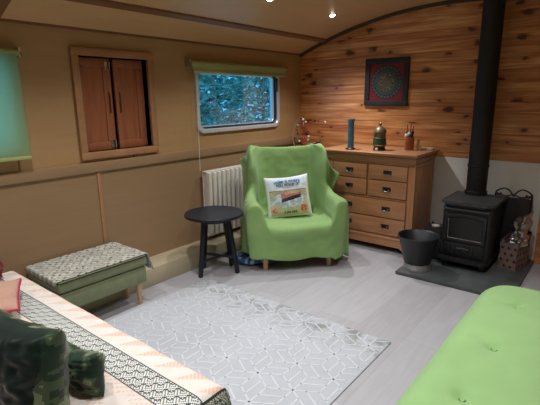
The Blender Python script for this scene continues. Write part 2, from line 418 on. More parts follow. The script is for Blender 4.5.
# foliage outside
def tree(label, x, y, z0, h, seed, n):
    rnd = random.Random(seed); t = thing('tree', label, 'tree', (x, y, z0), group='trees outside the window')
    bm = bm_new(); add_tube(bm, [(0, 0, 0), (.05, .1, h * .4), (-.05, 0, h * .95)], .07, radii=[.1, .07, .03])
    for k in range(26):
        a = rnd.uniform(0, 6.28); z = rnd.uniform(.2, .9) * h; L = rnd.uniform(.4, 1.0)
        add_tube(bm, [(0, .03, z), (L * .5 * math.cos(a), L * .5 * math.sin(a), z + .1), (L * math.cos(a), L * math.sin(a), z + rnd.uniform(-.1, .3))], .01, 5, radii=[.018, .012, .004])
    obj('trunk', bm, M['bark'], t)
    bm = bm_new()
    for k in range(n):
        a = rnd.uniform(0, 6.28); r = 1.05 * rnd.random() ** .5; z = rnd.uniform(.05, 1.02) * h
        r *= (1 - .4 * abs(z / h - .5)); c = Vector((r * math.cos(a), r * math.sin(a), z))
        L = rnd.uniform(.07, .14); q = Matrix.Rotation(rnd.uniform(0, 6.28), 3, 'Z') @ Matrix.Rotation(rnd.uniform(-1.2, 1.2), 3, 'X') @ Matrix.Rotation(rnd.uniform(-1, 1), 3, 'Y')
        P = [(0, 0, 0), (L * .5, L * .22, .008), (L, 0, 0), (L * .5, -L * .22, .008)]
        bm.faces.new([bm.verts.new(c + q @ Vector(p)) for p in P])
    obj('leaves', bm, M['leaf'], t, smooth=False, fix=False)
tree('leafy tree seen through the window above the radiator', -5.0, 4.3, -.6, 3.4, 1, 11000)
tree('leafy tree seen through the window above the radiator', -5.0, 6.5, -.6, 3.4, 2, 11000)
tree('leafy tree seen through the window above the radiator', -7.3, 5.9, -.6, 4.6, 3, 14000)

# recessed ceiling lamps, with two added ones out of view along the centre
first = None
for i, (x, y) in enumerate(SPOTS):
    z = arc_z(x); sl = math.atan(-.7 * (x + 1.385) / 1.645 ** 2)
    lab = ['small lit round ceiling lamp nearest the pine wall', 'small lit round ceiling lamp cut by the top edge of the picture'][i] if i < 2 else 'small round unseen ceiling lamp further along the room'
    t = thing('ceiling_lamp', lab, 'lamp', (x, y, z), rot=(0, -sl, 0), group='recessed ceiling lamps')
    bm = bm_new(); add_lathe(bm, [(.026, -.001), (.030, -.005), (.038, -.004), (.040, .002)], 24, cap=False); obj('bezel', bm, M['steel'], t)
    bm = bm_new(); add_lathe(bm, [(0.0001, -.016), (.014, -.014), (.022, -.009), (.026, -.002), (.026, .003)], 24, cap=False); obj('lamp_face', bm, M['lamp'], t)
    ld = bpy.data.lights.new('ceiling_lamp_light', 'SPOT'); ld.energy = SPOT_W * (1.75 if i == 0 else 1); ld.color = SPOT_COL; ld.spot_size = math.radians(114 if i == 0 else 122); ld.spot_blend = 1.0; ld.shadow_soft_size = .03
    lo = bpy.data.objects.new('ceiling_lamp_light', ld); COL.objects.link(lo); lo.location = (x, y, z - .03)

# ================================================================ RADIATOR
t = thing('radiator', 'white ribbed radiator on the wall below the window behind the side table', 'radiator', (XW, 2.70, .185))
def rad():
    bm = bm_new(); n = 17; L = 1.02; P = L / n
    add_box(bm, (.035, 0, .0), (.045, L, .625), .004)
    for k in range(n):
        add_box(bm, (.043, k * P + .011, .012), (.120, (k + 1) * P - .011, .615), .013, 3)
    add_box(bm, (.04, 0, .0), (.085, L, .022), .006); add_box(bm, (.04, 0, .605), (.085, L, .625), .006); return bm
obj('panel', rad(), M['white_metal'], t)
for y in (.15, .85): obj('wall_bracket', box((.008, y, .1), (.037, y + .03, .5), .003), M['white_metal'], t)
bm = bm_new(); add_tube(bm, [(.075, .0, .03), (.075, -.035, .03), (.075, -.035, -.045)], .008, 8); obj('pipe', bm, M['white_metal'], t)
bm = bm_new(); add_lathe(bm, [(.013, 0), (.018, .005), (.018, .035), (.012, .05)], 12, (.075, -.035, .03)); obj('valve', bm, M['white'], t)

# ================================================================ SIDE TABLE
t = thing('side_table', 'round black wooden side table between the footstool and the green armchair', 'table', (-2.60, 2.455, 0))
add_lathe(b := bm_new(), [(0, .505), (.236, .505), (.246, .512), (.246, .526), (.242, .531), (.232, .527), (0, .527)], 48)
obj('tabletop', b, M['table_black'], t)
ft = [(-.02, -.17), (.155, .09), (-.165, -.04), (-.0, .205)]
feet = [Vector((p[0], p[1], 0)) for p in ((-.02, -.165), (.16, .095), (-.155, -.005), (.0, .19))]
for f in feet:
    obj('leg', add_bar(bm_new(), f, (f.x * .62, f.y * .62, .505), .030, .032, .030, .032), M['table_black'], t)
for a, b_ in ((0, 3), (1, 2)):
    p, q = feet[a] * .92, feet[b_] * .92; p.z = q.z = .13 + (.012 if a else 0)
    bm = bm_new(); add_bar(bm, p, q, .02, .02, .022, .022); obj('stretcher', bm, M['table_black'], t)
bm = bm_new(); add_lathe(bm, [(.15, .47), (.16, .475), (.16, .505), (.15, .505), (.15, .47)], 32, cap=False); obj('apron', bm, M['table_black'], t)

# ================================================================ ARMCHAIR with throw and cushion
AX = Vector((.659, .752, 0)); ANG = math.atan2(.752, .659)      # local +x along the chair front, local +y backwards
t = thing('armchair', 'wing armchair on pale wooden legs hidden under a green throw', 'armchair', (-2.075, 2.94, 0), ANG)
def chair_body():
    bm = bm_new()
    add_box(bm, (-.32, .02, .17), (.32, .60, .33), .03, 3)
    for s in (-1, 1):
        add_box(bm, (min(s * .335, s * .40), .03, .17), (max(s * .335, s * .40), .42, .53), .03, 4)
    return bm
obj('seat_base', chair_body(), M['ott'], t)
bm = bm_new(); R_ = Matrix.Translation((0, .50, .34)) @ Matrix.Rotation(-.10, 4, 'X')
add_box(bm, (-.30, .06, 0), (.30, .11, .575), .04, 3, R_); obj('backrest', bm, M['ott'], t)
for s in (-1, 1):
    bm = bm_new(); add_box(bm, (s * .330 - .010, -.02, .32), (s * .330 + .010, .08, .58), .014, 3, R_); obj('wing', bm, M['ott'], t)
for x, y in ((-.285, .045), (.285, .045), (-.28, .60), (.28, .60)):
    bm = bm_new(); add_lathe(bm, [(.018, 0), (.020, .004), (.031, .165), (.031, .17)], 16, (x, y, 0)); obj('leg', bm, M['beech'], t)

def throw_surface():
    # rows run from the front hem over seat and back; columns from left hem to right hem (half given, mirrored)
    R = [
     [(-.44,.07,.14),(-.438,.05,.135),(-.43,.0,.13),(-.40,-.035,.125),(-.365,-.045,.125),(-.33,-.05,.125),(-.29,-.052,.12),(-.24,-.052,.115),(-.12,-.052,.11),(0,-.052,.11)],
     [(-.465,.08,.14),(-.460,.05,.24),(-.450,.0,.31),(-.42,-.03,.34),(-.375,-.045,.345),(-.335,-.05,.34),(-.295,-.055,.31),(-.24,-.058,.28),(-.12,-.058,.26),(0,-.058,.255)],
     [(-.475,.09,.14),(-.475,.05,.36),(-.465,.0,.52),(-.44,-.025,.60),(-.395,-.03,.625),(-.35,-.035,.59),(-.315,-.045,.47),(-.265,-.062,.395),(-.14,-.068,.375),(0,-.068,.372)],
     [(-.48,.12,.14),(-.482,.07,.38),(-.475,.03,.56),(-.45,.0,.645),(-.40,-.005,.665),(-.35,.0,.635),(-.325,.0,.52),(-.29,-.03,.44),(-.14,-.04,.425),(0,-.045,.422)],
     [(-.485,.17,.145),(-.485,.13,.40),(-.478,.09,.58),(-.45,.06,.655),(-.40,.055,.675),(-.355,.055,.645),(-.33,.06,.53),(-.305,.05,.445),(-.15,.03,.432),(0,.03,.430)],
     [(-.485,.28,.15),(-.483,.25,.42),(-.472,.22,.59),(-.445,.20,.655),(-.40,.20,.672),(-.36,.20,.645),(-.335,.21,.53),(-.31,.22,.435),(-.15,.24,.418),(0,.24,.415)],
     [(-.48,.40,.17),(-.475,.37,.44),(-.462,.34,.60),(-.44,.315,.655),(-.405,.31,.672),(-.37,.33,.65),(-.34,.38,.54),(-.31,.43,.43),(-.15,.46,.415),(0,.46,.412)],
     [(-.47,.48,.22),(-.465,.44,.50),(-.452,.41,.64),(-.43,.38,.70),(-.405,.37,.72),(-.375,.395,.70),(-.345,.45,.62),(-.30,.515,.50),(-.15,.535,.485),(0,.54,.48)],
     [(-.46,.53,.30),(-.452,.49,.60),(-.442,.45,.76),(-.425,.42,.83),(-.402,.41,.85),(-.375,.435,.83),(-.345,.49,.77),(-.30,.555,.70),(-.15,.58,.69),(0,.585,.69)],
     [(-.455,.60,.42),(-.445,.55,.72),(-.432,.50,.88),(-.415,.465,.945),(-.395,.455,.965),(-.37,.475,.945),(-.34,.52,.90),(-.29,.585,.87),(-.15,.61,.865),(0,.615,.865)],
     [(-.455,.66,.55),(-.440,.61,.80),(-.425,.56,.94),(-.405,.525,1.005),(-.38,.515,1.02),(-.35,.535,1.01),(-.32,.575,1.0),(-.27,.625,.985),(-.14,.645,.978),(0,.648,.975)],
     [(-.455,.73,.60),(-.440,.70,.82),(-.425,.66,.95),(-.40,.64,1.005),(-.375,.63,1.02),(-.34,.64,1.012),(-.31,.665,1.005),(-.26,.69,.993),(-.14,.70,.988),(0,.702,.986)],
     [(-.44,.80,.58),(-.43,.79,.76),(-.415,.775,.87),(-.39,.76,.915),(-.36,.755,.93),(-.33,.76,.93),(-.30,.77,.925),(-.25,.78,.922),(-.14,.785,.92),(0,.79,.918)],
     [(-.43,.83,.52),(-.42,.835,.60),(-.40,.835,.68),(-.375,.835,.70),(-.35,.835,.70),(-.32,.835,.70),(-.29,.84,.70),(-.24,.845,.70),(-.14,.85,.70),(0,.855,.70)],
    ]
    nR = []
    for k_, row_ in enumerate(R):
        w_ = min(1, max(0, (k_ - 5) / 3))
        nR.append([(x * (.93 + w_ * .0), y, z * ((.925 if z < .5 else .89) * (1 - w_) + w_) if z > .2 else z) for x, y, z in row_])
        nR[-1] = [(x, (y - (.045 * (z > .75) if 8 <= k_ <= 11 and .30 < -x < .44 else 0)) if y < .6 else .6 + (y - .6) * .42 - (.045 if 9 <= k_ <= 11 and .30 < -x < .44 else 0), z) for x, y, z in nR[-1]]
    R = nR
    full = []
    for r in R:
        row = [Vector(p) for p in r]; cz = (1 if len(full) < 6 else (.97 if len(full) == 6 else (.90 if len(full) < 9 else .93))); row = [Vector((p.x * cz, p.y, p.z)) for p in row]; row += [Vector((-p.x, p.y, p.z)) for p in row[-2::-1]]; full.append(row)
    nv, nu = len(full), len(full[0])
    # asymmetry: pointed corner at left of the top, longer fold hanging from the right wing
    for j, k, d in ((8, 0, (.0, 0, .30)), (9, 0, (-.01, 0, .36)), (9, 1, (-.0, -.02, .12)), (10, 0, (-.035, .0, .33)), (10, 1, (-.02, 0, .12)), (11, 0, (-.03, 0, .30)), (12, 0, (-.01, 0, .2)),
                    (8, 18, (.02, 0, .12)), (8, 17, (.02, 0, .0)), (9, 18, (.10, -.02, .22)), (10, 18, (.12, -.02, .18)), (11, 18, (.07, 0, .1)), (9, 17, (.055, 0, .0)), (10, 17, (.055, 0, .0)), (10, 16, (.02, 0, 0)), (6, 18, (.03, 0, 0)), (5, 18, (.03, 0, -.05)), (4, 18, (.03, -.02, -.08)), (3, 18, (.03, -.03, -.09)), (2, 18, (.01, 0, -.07)), (1, 18, (0, 0, -.06)), (0, 18, (0, 0, -.05)), (0, 17, (0, 0, -.05)), (0, 16, (0, 0, -.04)), (0, 15, (0, 0, -.03)), (0, 14, (0, 0, -.03)), (0, 13, (0, 0, -.03))):
        full[j][k] = full[j][k] + Vector(d)
    def cr(p0, p1, p2, p3, t): return .5 * ((2 * p1) + (p2 - p0) * t + (2 * p0 - 5 * p1 + 4 * p2 - p3) * t * t + (3 * p1 - p0 - 3 * p2 + p3) * t ** 3)
    def at1(L, s):
        i = min(int(s), len(L) - 2); t = s - i
        g = lambda k: L[max(0, min(len(L) - 1, k))]
        return cr(g(i - 1), g(i), g(i + 1), g(i + 2), t)
    def P(u, v):
        s = u * (nu - 1); q = v * (nv - 1); i = min(int(q), nv - 2)
        rows = [at1(full[max(0, min(nv - 1, k))], s) for k in (i - 1, i, i + 1, i + 2)]
        p = cr(*rows, q - i)
        # hanging folds on the side drapes and light wrinkles elsewhere
        side = max(0, 1 - min(u, 1 - u) * 6)
        ph = p.y * 46 + 5 * u + 3 * p.z
        sx = -1 if u < .5 else 1
        p = p + Vector((sx * .024 * side * math.sin(ph) * min(1, max(0, (1.0 - p.z)) * 2), 0, 0))
        if v < .17: p.y += -.008 * math.sin(p.x * 26 + 1) * (1 - v / .17) * (1 - side); p.z += .010 * math.sin(p.x * 17) * (1 - v / .17) ** 2
        w = noise.noise(p * 7) * .010 + noise.noise(p * 17) * .004
        # diagonal pull wrinkles where wings meet seat
        return p + Vector((sx * w * .4, -w * .8, w * .5))
    return grid(P, 170, 170)
o = obj('throw_blanket', throw_surface(), M['green_throw'], None, (-2.075, 2.94, 0), (0, 0, ANG), angle=180)
sm = o.modifiers.new('thickness', 'SOLIDIFY'); sm.thickness = .006; sm.offset = 1
tag(o, 'green fleece throw draped over the wing armchair down to its legs', 'blanket')

def pillow_bm(w, h, th, n=40, sag=.02, seed=1, wrinkle=.004, corner=.035):
    bm = bmesh.new(); S = {}
    for side in (1, -1):
        for i in range(n + 1):
            for j in range(n + 1):
                a, b = 2 * i / n - 1, 2 * j / n - 1
                edge = i in (0, n) or j in (0, n)
                if edge and side == -1: S[(side, i, j)] = S[(1, i, j)]; continue
                k = (max(0, (1 - a ** 4)) * max(0, (1 - b ** 4))) ** .55
                x = a * w / 2 * (1 - corner * (1 - b * b) * 1.2); z = b * h / 2 * (1 - corner * (1 - a * a) * 1.2)
                nz = noise.noise(Vector((a * 2.5 + seed, b * 2.5, side * 3))) * wrinkle * 2 + noise.noise(Vector((a * 6 + seed, b * 6, side))) * wrinkle
                y = side * (th / 2 * k + (nz * k))
                S[(side, i, j)] = bm.verts.new((x, -y, z + h / 2 - sag * (1 - a * a) * (b > 0) * b))
    for side in (1, -1):
        for i in range(n):
            for j in range(n):
                q = [S[(side, i, j)], S[(side, i + 1, j)], S[(side, i + 1, j + 1)], S[(side, i, j + 1)]]
                bm.faces.new(q if side == 1 else q[::-1])
    return bm
def boat_print(c, n):
    u = c.x / .40 + .5; v = c.z / .40
    if n.y > .3: return (.62, .62, .56)
    m = .5 * noise.noise(Vector((u * 9, v * 14, 2))) + .5 * noise.noise(Vector((u * 25, v * 25, 5)))
    if u < .07 or u > .93 or v > .9 or v < .05: return (.70, .72, .70)
    if v > .62: base = (.52, .63, .72) if v > .70 else (.62, .68, .72)
    elif v > .55: base = (.20 + .1 * m, .23, .13)
    elif v > .22: base = (.34, .42, .46) if m < .05 else (.52, .58, .58)
    else: base = (.42, .44, .24)
    # banks
    if v < .60 and v > .46 and (u < .30 - (.6 - v) or u > .82 - (v - .3) * .3): base = (.40, .38, .24)
    if v < .42 and u > .62 + (v - .1) * .9: base = (.50, .44, .26)
    if v < .30 and u < .32: base = (.48, .42, .30)
    # narrowboat: long cabin running to the right and away
    top = .50 + .10 * (u - .3); bot = .36 + .20 * (u - .3)
    if .34 < u < .78:
        if bot + .05 < v < top + .03: base = (.42, .17, .11)
        if v > top - .005 and v < top + .05 and .42 < u < .76: base = (.50, .30, .20)
        if bot - .03 < v <= bot + .05: base = (.035, .03, .06)
    if .56 < v < .60 and .2 < u < .8: base = (.45, .33, .22)
    if (u - .16) ** 2 + (v - .17) ** 2 < .0035 or (u - .82) ** 2 + (v - .18) ** 2 < .007: base = (.55, .10, .07) if m > -.05 else (.5, .4, .2)
    if .655 < v < .685 and abs(u - .5) < .10 and math.sin(u * 190) > -.2: base = (.50, .06, .07)
    if .095 < v < .135 and .36 < u < .66 and math.sin(u * 150) > -.4: base = (.06, .09, .09)
    return tuple(max(0, b + .08 * m) for b in base)
# cushion leans on the throw, turned a little
cl = Matrix.Translation((-2.075, 2.94, 0)) @ Matrix.Rotation(ANG, 4, 'Z') @ Matrix.Translation((-.01, .29, .39)) @ Matrix.Rotation(-.05, 4, 'Y') @ Matrix.Rotation(math.radians(-20), 4, 'X') @ Matrix.Rotation(math.radians(-6), 4, 'Z')
cu = thing('cushion', 'white square cushion printed with a canal boat, propped on the green armchair', 'cushion'); cu.matrix_world = cl
pb = obj('cover', pillow_bm(.41, .39, .13, 90, .01, 3, .003), M['print'], cu, color=boat_print, angle=180)
def text(body, size, col, parent, x, z, y=-.068, name='lettering', arch=0):
    cv = bpy.data.curves.new(name, 'FONT'); cv.body = body; cv.size = size; cv.align_x = 'CENTER'; cv.extrude = .0006; cv.offset = .0012
    tmp = bpy.data.objects.new('tmp', cv); COL.objects.link(tmp)
    dg = bpy.context.evaluated_depsgraph_get(); me = bpy.data.meshes.new_from_object(tmp.evaluated_get(dg)); bpy.data.objects.remove(tmp)
    me.materials.clear(); me.materials.append(col); me.name = name
    for v in me.vertices:
        a, b, c = v.co; xx = a + x; zz = b + z - arch * xx * xx
        ua, ub = xx / .205, (zz - .195) / .195
        k = (max(0, 1 - ua ** 4) * max(0, 1 - ub ** 4)) ** .55
        v.co = (xx, -(.065 * k + .006 + c), zz)
    o = bpy.data.objects.new(name, me); COL.objects.link(o); o.parent = parent; return o
navy = plain('navy_print', (.03, .09, .18), .8); rdp = plain('red_print', (.45, .04, .05), .8)
text('HOME IS WHERE', .032, navy, cu, 0, .315, arch=.35)
text('YOU MOOR IT', .032, navy, cu, 0, .285, arch=.35)
# blue cloth bag pushed under the chair
def bag_fn(u, v):
    a = u * 2 * PI; r = .165 * (1 - abs(2 * v - 1) ** 3) ** .5 if 0 < v < 1 else 0
    z = .005 + v * .085
    p = Vector((r * 1.5 * math.cos(a), r * math.sin(a), z)); w = noise.noise(p * 14) * .02
    return (p.x + w, p.y + w, max(.003, p.z + w * .6 * (v > .2)))
bm = grid(bag_fn, 48, 14); bmesh.ops.remove_doubles(bm, verts=bm.verts[:], dist=.0005)
def wavy(c, n):
    s = math.sin(c.x * 60 + 4 * math.sin(c.y * 30)); return (.35, .45, .62) if s > .72 else (.04, .12, .30)
tag(obj('cloth_bag', bm, M['print'], None, (-2.46, 2.92, 0), (0, 0, ANG + .1), color=wavy, angle=180), 'blue cloth bag with pale wavy stripes lying under the armchair', 'bag')

# ================================================================ CHEST OF DRAWERS
DX0, DX1, DY0, DY1 = -2.33, -1.43, 3.80, 4.29
t = thing('chest_of_drawers', 'oak chest of drawers with black drop handles against the pine wall', 'chest of drawers', ((DX0 + DX1) / 2, DY0, 0))
hw = (DX1 - DX0) / 2; dp = DY1 - DY0
bm = bm_new(); add_box(bm, (-hw, .012, .10), (-hw + .06, dp, .86), .004); add_box(bm, (hw - .06, .012, .10), (hw, dp, .86), .004)
add_box(bm, (-hw + .06, .02, .10), (hw - .06, dp, .86)); 
for z0, z1 in ((.838, .865), (.508, .526), (.15, .165)): add_box(bm, (-hw + .06, .008, z0), (hw - .06, .03, z1), .002)
obj('carcass', bm, M['oak_v'], t)
for s in (-1, 1):
    bm = bm_new()
    add_box(bm, (s * (hw + .001) - .006, .05, .82), (s * (hw + .001) + .006, dp - .04, .86), .003); add_box(bm, (s * hw - .006, .05, .14), (s * hw + .006, dp - .04, .20), .003)
    add_box(bm, (s * hw - .006, .01, .14), (s * hw + .006, .055, .86), .003); add_box(bm, (s * hw - .006, dp - .05, .14), (s * hw + .006, dp, .86), .003)
    obj('side_frame', bm, M['oak_v'], t)
bm = bm_new(); add_box(bm, (-hw - .055, -.07, .937), (hw + .045, dp + .015, .957), .006, 3); obj('top', bm, M['oak'], t)
bm = bm_new()
for z0, z1, o_ in ((.922, .938, .046), (.905, .918, .034), (.872, .907, .020), (.86, .874, .012)): add_box(bm, (-hw - o_ * .75, -o_, z0), (hw + o_ * .75, dp + .004, z1), .006, 3)
obj('cornice', bm, M['oak'], t)
# plinth with arched apron
bm = bm_new(); add_box(bm, (-hw - .02, -.012, .125), (hw + .02, dp, .150), .008, 3)
def apron(bm, x0, x1, y0, y1):
    n = 16; A = []
    for i in range(n + 1):
        x = x0 + (x1 - x0) * i / n; e = min(x - x0, x1 - x); zb = 0 if e < .05 else min(.06, .015 + (e - .05) * 1.1)
        A.append([bm.verts.new((x, y0, zb)), bm.verts.new((x, y1, zb)), bm.verts.new((x, y1, .13)), bm.verts.new((x, y0, .13))])
    for a, b in zip(A, A[1:]):
        for k in range(4): bm.faces.new((a[k], a[(k + 1) % 4], b[(k + 1) % 4], b[k]))
    bm.faces.new(A[0]); bm.faces.new(A[-1][::-1])
apron(bm, -hw - .01, hw + .01, -.006, .018)
for s in (-1, 1): add_box(bm, (s * (hw) - .012, .02, .0), (s * hw + .010, .10, .13), .003); add_box(bm, (s * (hw) - .012, dp - .1, .0), (s * hw + .010, dp, .13), .003); add_box(bm, (s * hw - .012, .02, .06), (s * hw + .008, dp, .13), .003)
obj('plinth', bm, M['oak'], t)
def handle(parent, x, z):
    bm = bm_new(); add_box(bm, (x - .040, -.011, z - .020), (x + .040, -.004, z + .018), .003)
    p = obj('handle_plate', bm, M['black'], parent)
    bm = bm_new(); add_tube(bm, [(x - .026, -.010, z + .004), (x - .027, -.022, z - .004), (x - .018, -.026, z - .016), (x, -.027, z - .02), (x + .018, -.026, z - .016), (x + .027, -.022, z - .004), (x + .026, -.010, z + .004)], .0035, 8)
    obj('handle', bm, M['handle_iron'], p)
cols = ((-hw + .075, -.012), (.012, hw - .062))
for z0, z1 in ((.698, .833), (.532, .688)):
    for x0, x1 in cols:
        bm = box((x0, -.004, z0), (x1, .03, z1), .004); d = obj('drawer', bm, M['oak'], t); handle(d, (x0 + x1) / 2, (z0 + z1) / 2 + .005)
for z0, z1 in ((.338, .503), (.170, .328)):
    bm = box((cols[0][0], -.004, z0), (cols[1][1], .03, z1), .004); d = obj('drawer', bm, M['oak'], t)
    for x0, x1 in cols: handle(d, (x0 + x1) / 2, (z0 + z1) / 2 + .005)

# things standing on the chest
t = thing('vase', 'tall slim blue cylindrical vase at the left end of the chest top', 'vase', (-2.09, 3.83, .957))
bm = bm_new(); add_lathe(bm, [(.030, .012), (.030, .285), (.026, .285), (.025, .02), (0, .02)], 28); obj('tube', bm, M['vase'], t)
bm = bm_new(); add_lathe(bm, [(.046, 0), (.048, .006), (.044, .013), (.030, .02)], 28); obj('foot', bm, M['black'], t)
bm = bm_new(); add_lathe(bm, [(.030, .275), (.038, .28), (.038, .292), (.027, .293), (.027, .28)], 28, cap=False); obj('rim', bm, M['vase'], t)
t = thing('lidded_jar', 'green banded jar with domed lid and ball finial on the chest', 'jar', (-1.83, 3.92, .957))
bm = bm_new(); add_lathe(bm, [(.058, 0), (.062, .006), (.052, .022), (.050, .035)], 28); obj('foot', bm, M['black'], t)
bm = bm_new(); add_lathe(bm, [(.050, .035), (.062, .045), (.064, .06), (.060, .11), (.055, .122)], 28); obj('body', bm, M['green_glaze'], t)
bm = bm_new(); add_lathe(bm, [(.066, .045), (.068, .05), (.066, .056)], 28); obj('band', bm, M['brass'], t)
bm = bm_new(); add_lathe(bm, [(.062, .112), (.064, .118), (.048, .126), (.048, .16), (.060, .166), (.060, .174)], 28); obj('neck', bm, M['tan_glaze'], t)
for k in range(6):
    a = k * PI / 3; bm = bm_new(); add_tube(bm, [(.056 * math.cos(a), .056 * math.sin(a), .12), (.056 * math.cos(a), .056 * math.sin(a), .17)], .004, 8); obj('pillar', bm, M['brass'], t)
bm = bm_new(); add_lathe(bm, [(.062, .172), (.056, .19), (.042, .21), (.022, .224), (.008, .230)], 28); obj('lid', bm, M['tan_glaze'], t)
bm = bm_new(); add_lathe(bm, [(0.0001, .226), (.008, .230), (.014, .24), (.014, .248), (.007, .258), (0.0001, .262)], 16); obj('finial', bm, M['brass'], t)
bm = box((-.012, -.068, .004), (.014, -.056, .028), .003); tag(obj('badge', bm, M['white'], t), 'small white badge on the foot')
t = thing('small_pot', 'red-brown pot holding red-tipped sticks and white ornaments on the chest', 'pot', (-1.60, 4.08, .957))
bm = bm_new(); add_lathe(bm, [(.036, 0), (.040, .005), (.042, .11), (.044, .125), (.038, .125), (.036, .02), (0, .02)], 24); obj('pot', bm, M['terracotta'], t)
for x, y, h_, m_ in ((-.016, -.01, .24, 'red'), (.004, .0, .25, 'red'), (.016, .012, .225, 'dark_trim'), (-.004, .016, .21, 'red')):
    bm = bm_new(); add_tube(bm, [(x * .6, y * .6, .03), (x * 1.1, y * 1.1, h_ * .7), (x * 1.5, y * 1.5, h_)], .006, 8, radii=[.005, .006, .003]); obj('stick', bm, M[m_], t)
for x, y, z, r, m_ in ((-.026, -.022, .135, .018, 'white'), (.022, -.022, .14, .02, 'black'), (.0, -.028, .155, .016, 'white'), (-.022, -.006, .165, .016, 'black'), (.024, .004, .165, .015, 'black')):
    bm = bm_new(); bmesh.ops.create_icosphere(bm, subdivisions=2, radius=r, matrix=Matrix.Translation((x, y, z)) @ Matrix.Diagonal((1, .8, 1.2, 1))); obj('ornament', bm, M[m_], t)
tag(obj('candle_stub', add_lathe(bm_new(), [(.011, 0), (.012, .003), (.012, .10), (.009, .105)], 16), M['cream_dish'], None, (-1.535, 4.13, .957)), 'thin pale candle standing right of the red-brown pot', 'candle')
tag(obj('coaster_stack', box((-.055, -.04, 0), (.055, .04, .022), .004), M['cream_dish'], None, (-1.465, 4.19, .957), (0, 0, .1)), 'small pale flat box at the right end of the chest top', 'box')

# framed roundel on the pine
def roundel(c, n):
    x, z = c.x / .17, (c.z) / .17; r = math.hypot(x, z); a = math.atan2(z, x)
    if r > .98: return (.30, .03, .035)
    if r > .92: return (.05, .04, .05)
    k = noise.noise(Vector((x * 9, z * 9, 1)))
    if r > .80: return (.16, .16, .13) if math.sin(a * 26) > .1 else (.06, .07, .07)
    if r > .76: return (.04, .04, .04)
    if r > .55: return (.11, .125, .11) if math.sin(a * 18) * math.sin(r * 40) > 0 else (.06, .065, .07)
    if r > .50: return (.20, .10, .05)
    if r > .28: return (.22, .20, .12) if k > 0 else (.10, .07, .05)
    return (.25, .08, .04) if k > .0 else (.14, .16, .11)
t = thing('picture_frame', 'square black framed picture of a patterned roundel on red', 'picture', (-1.967, YE - .002, 1.597), rot=(0, math.radians(.6), 0))
bm = bm_new(); S_ = .232
for lo, hi in (((-S_, -.028, S_ - .052), (S_, 0, S_)), ((-S_, -.028, -S_), (S_, 0, -S_ + .052)), ((-S_, -.028, -S_ + .052), (-S_ + .052, 0, S_ - .052)), ((S_ - .052, -.028, -S_ + .052), (S_, 0, S_ - .052))): add_box(bm, lo, hi, .004)
obj('frame', bm, M['black_matt'], t)
bm = grid(lambda u, v: ((u - .5) * .38, -.012, (v - .5) * .38), 90, 90)
obj('picture', bm, M['print_flat'], t, color=roundel)
obj('glazing', box((-.185, -.016, -.185), (.185, -.014, .185)), M['glass'], t)

# ================================================================ CORNER ORNAMENT
t = thing('corner_stand', 'small wooden stand in the corner behind the armchair, mostly hidden', 'stand', (-2.72, 4.08, 0))
obj('stand_top', box((-.2, -.17, .86), (.2, .17, .88), .004), M['oak'], t)
for sx in (-1, 1):
    for sy in (-1, 1): obj('leg', box((sx * .17 - .015, sy * .14 - .015, 0 if sx > 0 else .15), (sx * .17 + .015, sy * .14 + .015, .86), .003), M['oak_v'], t)
t = thing('beaded_wire_tree', 'twisted wire tree with red and white beads behind the armchair', 'ornament', (-2.82, 4.08, .88))
bm = bm_new(); add_lathe(bm, [(.045, 0), (.05, .006), (.042, .016), (0.001, .018)], 20); obj('base', bm, M['cream_dish'], t)
rnd = random.Random(5)
def curve(pts, n=14):
    P = [Vector(p) for p in pts]; P = [P[0]] + P + [P[-1]]; out = []
    for i in range(1, len(P) - 2):
        for k in range(n):
            s = k / n; out.append(.5 * ((2 * P[i]) + (P[i + 1] - P[i - 1]) * s + (2 * P[i - 1] - 5 * P[i] + 4 * P[i + 1] - P[i + 2]) * s * s + (3 * P[i] - P[i - 1] - 3 * P[i + 1] + P[i + 2]) * s ** 3))
    out.append(P[-2]); return out
bm = bm_new(); add_tube(bm, curve([(0, 0, .01), (-.01, 0, .12), (.0, 0, .24), (-.03, 0, .34)]), .004, 6); add_tube(bm, curve([(0, 0, .01), (.015, .01, .10), (.01, 0, .22), (.05, 0, .30)]), .004, 6); obj('stem', bm, M['red'], t)
wires = [([(-.11, 0, .0), (-.15, 0, .15), (-.11, 0, .29), (-.02, 0, .36), (.0, 0, .28)], 'twine', [.7, .85]),
         ([(-.03, 0, .33), (.06, .0, .31), (.16, .02, .33), (.28, .03, .31)], 'dark_trim', [.25, .45, .6, .75, .95]),
         ([(.0, 0, .24), (-.06, .0, .30), (-.09, 0, .24), (-.08, 0, .18)], 'dark_trim', [.5, .75, 1]),
         ([(.01, 0, .2), (.05, 0, .24), (.07, 0, .18), (.06, 0, .12)], 'dark_trim', [.5, .8, 1]),
         ([(.0, 0, .02), (.06, 0, .07), (.14, .01, .09), (.22, .02, .13)], 'twine', [.8, .95]),
         ([(.0, 0, .1), (-.03, -.01, .14), (-.05, -.01, .1)], 'red', [.6, 1])]
bi = 0
for pts, m_, ks in wires:
    c = curve(pts); bm = bm_new(); add_tube(bm, c, .0028, 6); obj('wire', bm, M[m_], t)
    for k in ks:
        p = c[min(len(c) - 1, int(k * (len(c) - 1)))]; bm = bm_new(); bmesh.ops.create_icosphere(bm, subdivisions=2, radius=.0125, matrix=Matrix.Translation(p)); obj('bead', bm, M[('red', 'white', 'twine', 'red', 'black')[bi % 5]], t); bi += 1

